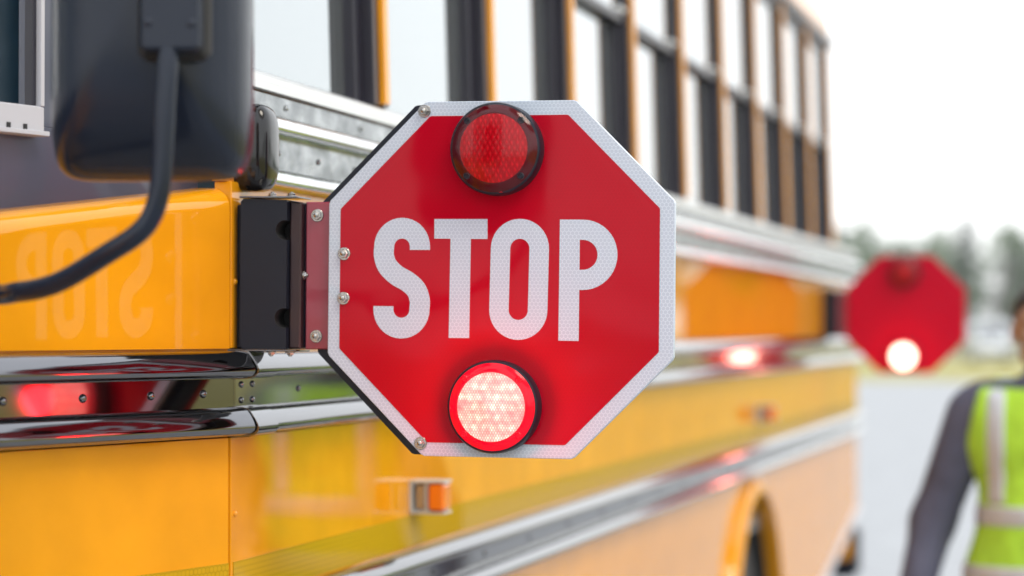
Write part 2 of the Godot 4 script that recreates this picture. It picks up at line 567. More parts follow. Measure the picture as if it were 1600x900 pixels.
func stroke(mb: Mb, pts: Array, w: float, z0: float, z1: float, closed := false) -> void:
	var k := pts.size()
	var L := []; var R := []
	for i in k:
		var a: Vector2 = pts[(i + k - 1) % k] if closed else pts[maxi(i - 1, 0)]
		var b: Vector2 = pts[(i + 1) % k] if closed else pts[mini(i + 1, k - 1)]
		var d := (b - a).normalized()
		var nn := Vector2(-d.y, d.x) * w * 0.5
		L.append(pts[i] + nn); R.append(pts[i] - nn)
	var f := Vector3.BACK
	for i in (k if closed else k - 1):
		var j := (i + 1) % k
		mb.quad(Vector3(L[i].x, L[i].y, z1), Vector3(L[j].x, L[j].y, z1), Vector3(R[j].x, R[j].y, z1), Vector3(R[i].x, R[i].y, z1), f)
		for e in [[L, 1.0], [R, -1.0]]:
			var a: Vector2 = e[0][i]; var b: Vector2 = e[0][j]
			var d := (b - a).normalized()
			mb.quad(Vector3(a.x, a.y, z0), Vector3(b.x, b.y, z0), Vector3(b.x, b.y, z1), Vector3(a.x, a.y, z1), Vector3(-d.y, d.x, 0) * e[1])
	if not closed:
		for i in [0, k - 1]:
			var d: Vector2 = (pts[1] - pts[0]) if i == 0 else (pts[k - 2] - pts[k - 1])
			mb.quad(Vector3(L[i].x, L[i].y, z0), Vector3(R[i].x, R[i].y, z0), Vector3(R[i].x, R[i].y, z1), Vector3(L[i].x, L[i].y, z1), Vector3(-d.x, -d.y, 0).normalized())

func arc(c: Vector2, r: float, a0: float, a1: float, k := 14) -> Array:
	var o := []
	for i in k + 1:
		var a := deg_to_rad(lerpf(a0, a1, float(i) / k))
		o.append(c + Vector2(cos(a), sin(a)) * r)
	return o

func smooth_path(keys: Array, step := 8) -> Array:
	var o := []
	for i in keys.size() - 1:
		var p0: Vector2 = keys[maxi(i - 1, 0)]; var p1: Vector2 = keys[i]; var p2: Vector2 = keys[i + 1]; var p3: Vector2 = keys[mini(i + 2, keys.size() - 1)]
		for j in step:
			o.append(p1.cubic_interpolate(p2, p0, p3, float(j) / step))
	o.append(keys[-1])
	return o

func bolt_mesh(r: float, h: float) -> ArrayMesh:
	# washer, hexagon nut, domed bolt end
	var mb := Mb.new()
	mb.lathe([Vector2(r * 1.35, 0), Vector2(r * 1.35, h * 0.16), Vector2(r * 1.25, h * 0.24), Vector2(0.0, h * 0.24)], 24)
	var hx := PackedVector2Array()
	for i in 6: hx.append(Vector2(cos(TAU * i / 6.0 + 0.2), sin(TAU * i / 6.0 + 0.2)) * r)
	mb.poly(hx, h * 0.2, h * 0.75, r * 0.12)
	mb.lathe([Vector2(r * 0.52, h * 0.7), Vector2(r * 0.52, h * 0.95), Vector2(r * 0.36, h * 1.05), Vector2(0, h * 1.08)], 16)
	return mb.mesh()

func rivet_mesh(r: float, h: float) -> ArrayMesh:
	var mb := Mb.new()
	mb.lathe([Vector2(r, 0), Vector2(r * 0.95, h * 0.4), Vector2(r * 0.7, h * 0.8), Vector2(r * 0.35, h), Vector2(0, h * 1.02)], 16, 60.0)
	return mb.mesh()

func lamp(root: Node3D, called: String, c: Vector3, lit: bool, back: bool, bright := false, label := "") -> Node3D:
	var g := Node3D.new()
	g.name = called
	root.add_child(g, true)
	g.position = c
	if back: g.rotation.y = PI
	if label: g.set_meta("label", label)
	var R := 0.0592
	var mb := Mb.new()
	mb.lathe([Vector2(R, -0.006), Vector2(R, 0.020), Vector2(R - 0.0012, 0.023), Vector2(R - 0.004, 0.024)], 64)
	part(mb, "housing", M.black_satin, g)
	mb = Mb.new()
	var pr := []
	for i in 9:
		var t := float(i) / 8.0
		pr.append(Vector2(lerpf(R - 0.0035, 0.0440, t), 0.0240 + 0.0055 * sin(t * PI * 0.5)))
	mb.lathe(pr, 64)
	part(mb, "lens_ring", M.lamp_ring_on if lit else M.lamp_ring, g)
	mb = Mb.new()
	pr = []
	for i in 9:
		var r := 0.0440 * (1.0 - i / 8.0)
		pr.append(Vector2(r, 0.0296 + 0.0045 * (1.0 - pow(r / 0.044, 2.0))))
	mb.lathe(pr, 64)
	part(mb, "lens", (M.lamp_bright if bright else M.lamp_on) if lit else M.lamp_off, g)
	mb = Mb.new()
	pr = []
	for i in 13:
		var r := 0.0570 * (1.0 - i / 12.0)
		pr.append(Vector2(r, 0.0312 + 0.0048 * (1.0 - pow(r / 0.057, 2.0)) - 0.005 * smoothstep(0.050, 0.057, r)))
	mb.lathe(pr, 64)
	if not lit: part(mb, "lens_cover", M.lens_clear, g)
	var sm := Mb.new()
	sm.lathe([Vector2(0.0044, 0), Vector2(0.0044, 0.0022), Vector2(0.0034, 0.0032), Vector2(0.0030, 0.0018), Vector2(0, 0.0018)], 16)
	var smesh := sm.mesh()
	for k in 4:
		var a := PI / 4 + k * PI / 2
		put(smesh, "screw", M.lamp_ring_on if lit else M.black_satin, g, Transform3D(Basis(), Vector3(cos(a) * 0.0497, sin(a) * 0.0497, 0.0270)))
	if lit:
		var l := OmniLight3D.new()
		l.name = "lamp_glow"
		l.light_color = Color(1.0, 0.10, 0.12)
		l.light_energy = 0.011 if not bright else 0.008
		l.light_size = 0.022
		l.omni_range = 12.0
		l.omni_attenuation = 2.0
		l.shadow_enabled = true
		g.add_child(l)
		l.position = Vector3(0, 0, 0.078)
	return g

func build_front_sign() -> void:
	var zp := -3.17
	var roll := deg_to_rad(-0.55)
	var ctr := on_z(779.0, 436.0, zp)
	var root := thing("stop_sign", ctr, "red octagonal stop sign with white STOP letters, lower red lamp lit", "stop sign")
	root.rotation.z = roll
	var inv := root.transform.affine_inverse()
	var loc := func(x: float, y: float) -> Vector2:
		var p: Vector3 = inv * on_z(x, y, zp)
		return Vector2(p.x, p.y)
	var W := 0.4535; var H := 0.4545
	var cn := 0.1285
	# core, front border, red field
	var mb := Mb.new()
	mb.poly(octagon(Vector2(-0.0235, -0.001), W - 0.010, H - 0.004, cn + 0.001, 0.002), -0.042, -0.0165)
	part(mb, "core", M.black_satin, root)
	mb = Mb.new()
	mb.poly(octagon(Vector2.ZERO, W, H, cn, 0.0025), -0.0095, 0.0, 0.0008)
	part(mb, "border", M.sign_white, root)
	mb = Mb.new()
	var inner := octagon(Vector2(-0.0015, -0.0005), W - 0.0348, H - 0.0360, cn - 0.0095, 0.0012)
	wavy_sheet(mb, inner, 0.0006)
	part(mb, "red_field", M.sign_red, root)
	# back plate faces rearwards
	mb = Mb.new()
	mb.poly(octagon(Vector2(-0.0235, 0), W - 0.006, H - 0.004, cn, 0.0025), -0.052, -0.0425)
	part(mb, "back_plate", M.sign_red_plain, root)
	# letters
	var k := 0.000835
	var z0 := 0.0004; var z1 := 0.0012
	var c: Callable = loc
	var scale_at := func(x: float) -> float: return c.call(x, 380).distance_to(c.call(x, 480)) / 100.0
	k = scale_at.call(628)
	var S := []
	var top_c: Vector2 = c.call(628.5, 385.5); var bot_c: Vector2 = c.call(627.5, 483.5)
	S.append(top_c + Vector2(29.0 * k, -5.0 * k))
	S.append_array(arc(top_c, 29.0 * k, 0, 180, 18))
	var sp := [top_c + Vector2(-29.0 * k, 0), c.call(600.3, 400), c.call(606, 416), c.call(620, 430), c.call(637, 440), c.call(650, 452), c.call(656.0, 468), bot_c + Vector2(29.2 * k, 0)]
	var spine := smooth_path(sp)
	S.append_array(spine.slice(1, spine.size() - 1))
	S.append_array(arc(bot_c, 29.2 * k, 0, -180, 18))
	S.append(bot_c + Vector2(-29.2 * k, 5.0 * k))
	mb = Mb.new(); stroke(mb, S, 32.5 * k, z0, z1); part(mb, "letter_s", M.sign_white, root)
	mb = Mb.new()
	mb.poly(PackedVector2Array([c.call(679, 342.2), c.call(762, 342.2), c.call(762, 373.4), c.call(736, 373.4), c.call(733.3, 528.3), c.call(701.3, 528), c.call(704.3, 373), c.call(679, 372.8)]), z0, z1)
	part(mb, "letter_t", M.sign_white, root)
	k = scale_at.call(811)
	var O := []
	O.append_array(arc(c.call(812.5, 388.5), 31.0 * k, 0, 180, 20))
	O.append_array(arc(c.call(810.0, 484.5), 31.0 * k, 180, 360, 20))
	mb = Mb.new(); stroke(mb, O, 31.2 * k, z0, z1, true); part(mb, "letter_o", M.sign_white, root)
	mb = Mb.new()
	mb.poly(PackedVector2Array([c.call(875.2, 343.0), c.call(906.5, 343.2), c.call(904.4, 532.8), c.call(872.6, 532.3)]), z0, z1)
	k = scale_at.call(920)
	var pc: Vector2 = c.call(911.0, 398.2)
	var P := [pc + Vector2(-9.0 * k, 39.2 * k)]
	P.append_array(arc(pc, 39.2 * k, 90, -90, 20))
	P.append(pc + Vector2(-9.0 * k, -39.2 * k))
	stroke(mb, P, 31.6 * k, z0, z1 - 0.00012)
	part(mb, "letter_p", M.sign_white, root)
	# lamps, front and rear pairs
	var lt: Vector2 = c.call(780.0, 234.0); var ll: Vector2 = c.call(776.0, 635.0)
	lamp(root, "lamp", Vector3(lt.x, lt.y, 0.0008), false, false, false, "unlit dark red lamp")
	lamp(root, "lamp", Vector3(ll.x, ll.y, 0.0008), true, false, false, "lit red lamp glowing almost white")
	lamp(root, "lamp", Vector3(lt.x, lt.y, -0.0525), false, true)
	lamp(root, "lamp", Vector3(ll.x, ll.y, -0.0525), false, true)
	# hinge leaf and bolts
	var h0: Vector2 = c.call(474.5, 315); var h1: Vector2 = c.call(509.5, 315); var h2: Vector2 = c.call(508, 545); var h3: Vector2 = c.call(473, 546)
	mb = Mb.new()
	mb.poly(PackedVector2Array([h0, h1 + Vector2(0.03, 0), h2 + Vector2(0.03, 0), h3]), -0.0160, -0.0100, 0.0015)
	part(mb, "hinge_leaf", M.maroon, root)
	var bm := bolt_mesh(0.0062, 0.0085)
	for b in [[492.5, 336, -0.0100], [490.5, 525.5, -0.0100], [538, 396.5, 0.0006], [537, 466, 0.0006], [663.5, 173.5, 0.0], [657.5, 692.5, 0.0]]:
		var p: Vector2 = c.call(b[0], b[1])
		put(bm, "bolt", M.steel, root, Transform3D(Basis(Vector3.BACK, rng.randf() * 1.0), Vector3(p.x, p.y, b[2])))
	# hinge barrel seen between box and leaf
	mb = Mb.new()
	var q0: Vector2 = c.call(473, 318); var q1: Vector2 = c.call(472, 543)
	mb.tube([Vector3(q0.x, q0.y, -0.018), Vector3(q1.x, q1.y, -0.018)], 0.0045)
	part(mb, "hinge_barrel", M.black_satin, root)
	build_motor_box(root, c, "motor_box")

func build_motor_box(root: Node3D, c: Callable, called: String) -> void:
	# black folded steel box between bus and sign, with two round holes in its front
	var a: Vector2 = c.call(381, 311); var b: Vector2 = c.call(379, 545); var d: Vector2 = c.call(451, 546); var e: Vector2 = c.call(453, 313)
	var g: Vector2 = c.call(471.5, 316); var g2: Vector2 = c.call(469.5, 545)
	var box := CSGCombiner3D.new()
	box.name = called
	var body := CSGPolygon3D.new()
	body.polygon = PackedVector2Array([a + Vector2(0.004, 0), e, d, b + Vector2(0.004, 0), b + Vector2(0, 0.004), a + Vector2(0, -0.004)])
	body.depth = 0.062
	body.material = M.black_satin
	box.add_child(body)
	body.position = Vector3(0, 0, 0.012)
	for hpx in [Vector2(450, 360), Vector2(448, 497)]:
		var hp: Vector2 = c.call(hpx.x, hpx.y)
		var cy := CSGCylinder3D.new()
		cy.radius = 0.0128
		cy.height = 0.050
		cy.sides = 32
		cy.operation = CSGShape3D.OPERATION_SUBTRACTION
		cy.material = M.black_rubber
		box.add_child(cy)
		cy.rotation.x = PI / 2
		cy.position = Vector3(hp.x, hp.y, 0.0)
	root.add_child(box)
	var mb := Mb.new()
	mb.poly(PackedVector2Array([e + Vector2(0.0005, -0.001), g, g2, d + Vector2(0.0005, 0.001)]), -0.030, 0.0015, 0.002)
	part(mb, "box_flange", M.maroon_dark, root)
	# folded lid edges above and below
	mb = Mb.new()
	mb.box(Vector3((a.x + g.x) * 0.5 - 0.001, a.y + 0.0018, -0.014), Vector3(g.x - a.x, 0.0024, 0.060), 0.0008)
	part(mb, "lid_edge", M.black, root)
	mb = Mb.new()
	mb.box(Vector3((b.x + g2.x) * 0.5 - 0.001, b.y - 0.0018, -0.014), Vector3(g2.x - b.x, 0.0024, 0.060), 0.0008)
	part(mb, "lid_edge", M.black, root)
	mb = Mb.new()
	var wx := (inv_wall(root)) - 0.001
	mb.box(Vector3((wx + a.x) * 0.5 + 0.004, (a.y + b.y) * 0.5 - 0.003, -0.030), Vector3(absf(a.x - wx) + 0.010, (a.y - b.y) * 0.96, 0.050), 0.002)
	part(mb, "mounting_plate", M.black_satin, root)
	var bm := bolt_mesh(0.005, 0.006)
	for bx in [0.038, 0.064]:
		put(bm, "bolt", M.steel, root, Transform3D(Basis(Vector3.RIGHT, -PI / 2), Vector3(a.x + bx, a.y + 0.003, -0.004)))
		put(bm, "bolt", M.steel, root, Transform3D(Basis(Vector3.RIGHT, PI / 2), Vector3(b.x + bx, b.y - 0.003, -0.004)))
	var pb: Vector2 = c.call(470, 430)
	put(bm, "bolt", M.steel, root, Transform3D(Basis(Vector3.UP, PI / 2), Vector3(pb.x + 0.001, pb.y, -0.010)))

func inv_wall(root: Node3D) -> float:
	return -root.position.x

func build_rear_sign() -> void:
	var zp := -10.0
	var ctr := on_z(1415.0, 491.0, zp)
	var root := thing("stop_sign", ctr, "plain red octagonal stop arm without letters near the bus rear", "stop sign")
	root.rotation.z = deg_to_rad(-0.4)
	var W := 0.4535; var H := 0.4545; var cn := 0.1285
	var mb := Mb.new()
	mb.poly(octagon(Vector2.ZERO, W, H, cn, 0.0025), -0.0095, 0.0, 0.0008)
	part(mb, "front_plate", M.sign_red_plain, root)
	mb = Mb.new()
	mb.poly(octagon(Vector2(-0.012, 0), W - 0.012, H - 0.006, cn, 0.002), -0.042, -0.010)
	part(mb, "core", M.black_satin, root)
	mb = Mb.new()
	mb.poly(octagon(Vector2.ZERO, W, H, cn, 0.0025), -0.052, -0.0425)
	part(mb, "back_plate", M.sign_red_plain, root)
	lamp(root, "lamp", Vector3(-0.004, 0.163, 0.0005), false, false, false, "unlit dark red lamp")
	lamp(root, "lamp", Vector3(-0.006, -0.163, 0.0005), true, false, true, "lit lamp glowing white")
	mb = Mb.new()
	mb.poly(PackedVector2Array([Vector2(-0.262, 0.094), Vector2(-0.20, 0.094), Vector2(-0.20, -0.094), Vector2(-0.262, -0.094)]), -0.016, -0.010, 0.0015)
	part(mb, "hinge_leaf", M.maroon, root)
	mb = Mb.new()
	var x0 := -ctr.x + 0.003
	mb.box(Vector3((x0 - 0.262) * 0.5, 0.0, -0.02), Vector3(absf(-0.262 - x0), 0.19, 0.06), 0.003)
	part(mb, "motor_box", M.black_satin, root)
	var bm := bolt_mesh(0.0062, 0.0085)
	for b in [Vector2(-0.242, 0.078), Vector2(-0.242, -0.078)]:
		put(bm, "bolt", M.steel, root, Transform3D(Basis(), Vector3(b.x, b.y, -0.010)))

# ------------------------------------------------------------------ school bus
const BUS := Vector3(-1.2, 0.0, -6.6)
const S0 := 3.15        # body front edge
const S1 := 11.35       # body rear edge
const TAPER := 15.5
var bus: Node3D
var cowl: Transform3D    # local x runs rearwards along the tapered cowl wall, z outwards

func bp(mb: Mb, called: String, m: Material, parent: Node3D = null, label := "") -> MeshInstance3D:
	var o := part(mb, called, m, bus if parent == null else parent, label)
	if parent == null: o.position = -BUS
	return o

func group_at(called: String, t: Transform3D) -> Node3D:
	var g := Node3D.new()
	g.name = called
	bus.add_child(g, true)
	g.transform = Transform3D(Basis(), -BUS) * t
	return g

func half_round(y0: float, y1: float, out: float, base: float) -> Array:
	# profile in (x outward, y): from bottom to top, outward side is on the right of travel, so list top to bottom for "left"
	var o := []
	for q in [[0.0, 1.0], [0.34, 0.985], [0.52, 0.945], [0.64, 0.88], [0.76, 0.74], [0.87, 0.60], [0.95, 0.47], [1.0, 0.34], [0.97, 0.21], [0.84, 0.10], [0.56, 0.025], [0.0, 0.0]]:
		o.append(Vector2(base + out * q[0], lerpf(y0, y1, q[1])))
	return o

func rail_profile(y: Array, out: float, base: float, flat_out: float) -> Array:
	# two half-round ridges with a flat web between: y = [bottom, ridge top, ridge bottom, top]
	var o := half_round(y[2], y[3], out, base + flat_out)
	o.append_array(half_round(y[0], y[1], out, base + flat_out))
	var r := [Vector2(base - 0.004, y[3])]
	r.append_array(o)
	r.append(Vector2(base - 0.004, y[0]))
	r.append(Vector2(base - 0.004, y[3]))
	return r

func side_panels(y0: float, y1: float, m: Material, holes := false) -> void:
	# body side in sheets of three window bays, 3 mm joints between them
	var s := S0 + 0.003
	var n := 0
	while s < S1 - 0.3:
		var e := minf(S0 + 0.73 + 2.172 * (n + 1), S1)
		var mb := Mb.new()
		mb.box(Vector3(-0.012, (y0 + y1) * 0.5, -(s + e - 0.003) * 0.5), Vector3(0.024, y1 - y0, e - 0.003 - s), 0.0015)
		bp(mb, "side_panel", m)
		s = e; n += 1

func build_bus() -> void:
	bus = thing("school_bus", BUS, "yellow school bus with black and chrome rub rails, tall windows and swung-out stop arms", "bus")
	cowl = Transform3D(Basis.from_euler(Vector3(0, deg_to_rad(90 - TAPER), 0)), Vector3(0, 0, -S0))
	# basis check: local x must run rearwards (-z) and local z outwards (+x)
	var d := Vector3(-sin(deg_to_rad(TAPER)), 0, cos(deg_to_rad(TAPER)))
	cowl = Transform3D(Basis(-d, Vector3.UP, (-d).cross(Vector3.UP)), Vector3(0.0, 0, -S0))
	var mb: Mb
	# --- side sheets
	side_panels(1.577, 1.795, M.yellow)
	side_panels(1.244, 1.462, M.yellow)
	# backing behind rails
	for yy in [[1.150, 1.2435], [1.4625, 1.5765], [1.7955, 1.926]]:
		mb = Mb.new()
		mb.box(Vector3(-0.016, (yy[0] + yy[1]) * 0.5, -(S0 + S1) * 0.5), Vector3(0.02, yy[1] - yy[0], S1 - S0), 0.0)
		bp(mb, "rail_backing", M.yellow_dull)
	# --- skirt with the wheel opening
	var wc := Vector2(8.02, 0.52); var wr := 0.575
	for seg in [[S0, 6.05], [6.053, 9.6], [9.603, S1]]:
		var pts := PackedVector2Array([Vector2(seg[0], 1.149), Vector2(seg[0], 0.58)])
		if seg[0] < wc.x and seg[1] > wc.x:
			var a0 := rad_to_deg(asin((0.58 - wc.y) / wr))
			for p in arc(wc, wr, 180.0 - a0, a0, 32): pts.append(p)
		pts.append(Vector2(seg[1], 0.82 if seg[1] == S1 else 0.58)); pts.append(Vector2(seg[1], 1.149))
		mb = Mb.new()
		mb.T = Transform3D(Basis(Vector3(0, 0, -1), Vector3.UP, Vector3.RIGHT), Vector3.ZERO)
		mb.poly(pts, -0.022, -0.001)
		bp(mb, "skirt_panel", M.yellow)
	# pale bead along the rising lower edge at the rear
	mb = Mb.new()
	mb.tube([Vector3(0.004, 0.578, -8.62), Vector3(0.004, 0.578, -9.6), Vector3(0.004, 0.819, -S1)], 0.016, 0.016, 10)
	bp(mb, "skirt_trim", M.white_frame)
	# wheel arch flare: a lip standing out of the skirt
	mb = Mb.new()
	var fl := [Vector2(wr - 0.004, -0.022), Vector2(wr - 0.004, 0.026), Vector2(wr + 0.004, 0.032), Vector2(wr + 0.020, 0.030), Vector2(wr + 0.036, 0.018), Vector2(wr + 0.042, -0.002)]
	for i in 40:
		var t0 := deg_to_rad(lerpf(6, 174, i / 40.0)); var t1 := deg_to_rad(lerpf(6, 174, (i + 1) / 40.0))
		for j in fl.size() - 1:
			var e: Vector2 = fl[j + 1] - fl[j]
			var nn := Vector2(-e.y, e.x).normalized()
			var pts := []
			for q in [[t0, fl[j]], [t1, fl[j]], [t1, fl[j + 1]], [t0, fl[j + 1]]]:
				pts.append(Vector3(q[1].y, wc.y + sin(q[0]) * q[1].x, -(wc.x - cos(q[0]) * q[1].x)))
			var n0 := Vector3(nn.y, sin(t0) * nn.x, cos(t0) * nn.x); var n1 := Vector3(nn.y, sin(t1) * nn.x, cos(t1) * nn.x)
			mb.squad(pts[0], pts[1], pts[2], pts[3], n0, n1, n1, n0)
	bp(mb, "wheel_arch", M.yellow)
	mb = Mb.new()
	for i in 32:
		var t0 := deg_to_rad(lerpf(4, 176, i / 32.0)); var t1 := deg_to_rad(lerpf(4, 176, (i + 1) / 32.0))
		var q0 := Vector3(0, wc.y + sin(t0) * wr, -(wc.x - cos(t0) * wr)); var q1 := Vector3(0, wc.y + sin(t1) * wr, -(wc.x - cos(t1) * wr))
		var n0 := Vector3(0, -sin(t0), -cos(t0)); var n1 := Vector3(0, -sin(t1), -cos(t1))
		mb.squad(q0 + Vector3(-0.023, 0, 0), q1 + Vector3(-0.023, 0, 0), q1 + Vector3(-0.42, 0, 0), q0 + Vector3(-0.42, 0, 0), n0, n1, n1, n0)
	mb.box(Vector3(-0.435, 0.84, -wc.x), Vector3(0.03, 0.60, 1.3), 0.0)
	bp(mb, "wheel_housing", M.underseal)
	build_wheel(Vector3(-0.10, 0.5, -wc.x), 1.0)
	build_wheel(Vector3(-2.30, 0.5, -wc.x), -1.0)
	# --- yellow reflective tape above the lower rail
	mb = Mb.new()
	mb.box(Vector3(0.0004, 1.2745, -(S0 + S1) * 0.5 - 0.005), Vector3(0.0016, 0.050, S1 - S0 - 0.012), 0.0)
	bp(mb, "reflective_tape", M.tape)
	# --- rub rails (each a swept double ridge)
	for rl in [[[1.150, 1.180, 1.214, 1.246], M.black, 0.030], [[1.464, 1.501, 1.538, 1.574], M.black, 0.031], [[1.793, 1.820, 1.864, 1.892], M.galvanised, 0.018]]:
		mb = Mb.new()
		var upper: bool = rl[1] == M.galvanised
		var st := 3.235 if upper else 3.205
		if upper:
			mb.sweep([Vector2(-0.002, 1.866), Vector2(0.004, 1.866), Vector2(0.004, 1.8185), Vector2(-0.002, 1.8185), Vector2(-0.002, 1.866)], Vector3(0, 0, -st), Vector3(0, 0, -S1 - 0.02), Vector3.RIGHT, Vector3.UP, 40.0, true)
			var web := bp(mb, "rub_rail", M.galvanised, null, "galvanised flat web of the upper rub rail")
			for pair in [[1.793, 1.820], [1.864, 1.892]]:
				mb = Mb.new()
				var pr := [Vector2(-0.001, pair[1])]
				pr.append_array(half_round(pair[0], pair[1], 0.026, 0.003)); pr.append(Vector2(-0.001, pair[0])); pr.append(Vector2(-0.001, pair[1]))
				mb.sweep(pr, Vector3(0, 0, -st), Vector3(0, 0, -S1 - 0.02), Vector3.RIGHT, Vector3.UP, 50.0, true)
				bp(mb, "rail_ridge", M.chrome)
		else:
			mb.sweep(rail_profile(rl[0], rl[2], 0.0, 0.004), Vector3(0, 0, -st), Vector3(0, 0, -S1 - 0.02), Vector3.RIGHT, Vector3.UP, 50.0, true)
			bp(mb, "rub_rail", rl[1])
	# flat galvanised strip over the upper rail, then the aluminium sill
	mb = Mb.new()
	mb.box(Vector3(-0.003, 1.9075, -(3.20 + S1) * 0.5), Vector3(0.010, 0.0275, S1 - 3.20), 0.001)
	bp(mb, "belt_strip", M.galvanised)
	mb = Mb.new()
	var sill := [Vector2(-0.06, 1.958), Vector2(-0.020, 1.955), Vector2(0.002, 1.947), Vector2(0.006, 1.943), Vector2(0.006, 1.937), Vector2(0.011, 1.934), Vector2(0.011, 1.9235), Vector2(-0.06, 1.9235), Vector2(-0.06, 1.958)]
	mb.sweep(sill, Vector3(0, 0, -3.18), Vector3(0, 0, -S1), Vector3.RIGHT, Vector3.UP)
	bp(mb, "window_sill", M.aluminium)
	# --- rail ends and joint sleeves
	mb = Mb.new()
	rounded(mb, Vector3(0.012, 1.841, -3.206), Vector3(0.030, 0.058, 0.033), 0.55)
	bp(mb, "rail_end_cap", M.black_gloss)
	# sleeve over the joint of the middle rail
	mb = Mb.new()
	mb.sweep(rail_profile([1.4615, 1.502, 1.537, 1.5765], 0.034, 0.0, 0.0048), Vector3(0, 0, -3.151), Vector3(0, 0, -3.232), Vector3.RIGHT, Vector3.UP, 50.0, true)
	bp(mb, "rail_sleeve", M.black)
	mb = Mb.new()
	mb.sweep(rail_profile([1.1475, 1.181, 1.213, 1.2485], 0.033, 0.0, 0.0048), Vector3(0, 0, -3.151), Vector3(0, 0, -3.232), Vector3.RIGHT, Vector3.UP, 50.0, true)
	bp(mb, "rail_sleeve", M.black)
	# --- rivets and bolts
	var rv := rivet_mesh(0.0045, 0.0035)
	var out := Basis(Vector3.UP, PI / 2)
	var sv := 3.33
	while sv < S1:
		put(rv, "rivet", M.black, bus, Transform3D(out, Vector3(0.004, 1.842, -sv) - BUS))
		sv += 0.181
	sv = 3.37
	while sv < S1:
		put(rv, "rivet", M.galvanised, bus, Transform3D(out, Vector3(0.002, 1.9075, -sv) - BUS))
		sv += 0.362
	for yy in [1.4835 + 0.026, 1.530]:
		for s2 in [3.178, 3.222]:
			put(rv, "rivet", M.black, bus, Transform3D(out, Vector3(0.0048, yy, -s2) - BUS))
	sv = 3.42
	while sv < S1:
		for yy in [1.5195, 1.197]:
			put(rv, "rivet", M.black, bus, Transform3D(out, Vector3(0.004, yy, -sv) - BUS))
		sv += 0.362
	var rvy := rivet_mesh(0.0042, 0.0038)
	for ry in [1.664, 1.362]:
		put(rvy, "rivet", M.yellow, bus, Transform3D(out, Vector3(0.0, ry, -3.166) - BUS))
	# --- windows
	build_windows()
	# --- roof, ends, right side, floor
	build_shell()
	build_cowl()
	build_markers()
	build_mirror()
	build_inside()

func rounded(mb: Mb, c: Vector3, r: Vector3, e: float) -> void:
	# superellipsoid: a pillow with soft corners
	var q := func(v: float) -> float: return signf(v) * pow(absf(v), e)
	var P := []
	for i in 17:
		var row := []
		var la := deg_to_rad(-90.0 + 180.0 * i / 16.0)
		for j in 32:
			var lo := TAU * j / 32.0
			row.append(c + Vector3(r.x * q.call(cos(la)) * q.call(cos(lo)), r.y * q.call(sin(la)), r.z * q.call(cos(la)) * q.call(sin(lo))))
		P.append(row)
	var nn := func(p: Vector3) -> Vector3:
		var d := (p - c) / r
		var x := 2.0 / e - 1.0
		return (Vector3(signf(d.x) * pow(absf(d.x), x), signf(d.y) * pow(absf(d.y), x), signf(d.z) * pow(absf(d.z), x)) / r).normalized()
	for i in 16:
		for j in 32:
			var k := (j + 1) % 32
			mb.squad(P[i][j], P[i][k], P[i + 1][k], P[i + 1][j], nn.call(P[i][j]), nn.call(P[i][k]), nn.call(P[i + 1][k]), nn.call(P[i + 1][j]))

func build_wheel(c: Vector3, side: float) -> void:
	var g := group_at("wheel", Transform3D(Basis(Vector3.UP, PI / 2 * side), c))
	var mb := Mb.new()
	mb.lathe([Vector2(0.28, -0.12), Vector2(0.44, -0.125), Vector2(0.485, -0.11), Vector2(0.5, -0.085), Vector2(0.5, 0.02), Vector2(0.485, 0.045), Vector2(0.44, 0.06), Vector2(0.30, 0.055), Vector2(0.28, 0.03)], 56)
	part(mb, "tyre", M.tyre, g)
	mb = Mb.new()
	mb.lathe([Vector2(0.285, -0.10), Vector2(0.285, 0.045), Vector2(0.27, 0.05), Vector2(0.255, 0.02), Vector2(0.20, -0.05), Vector2(0.13, -0.05), Vector2(0.11, 0.02), Vector2(0.06, 0.04), Vector2(0, 0.042)], 40)
	part(mb, "rim", M.rim, g)

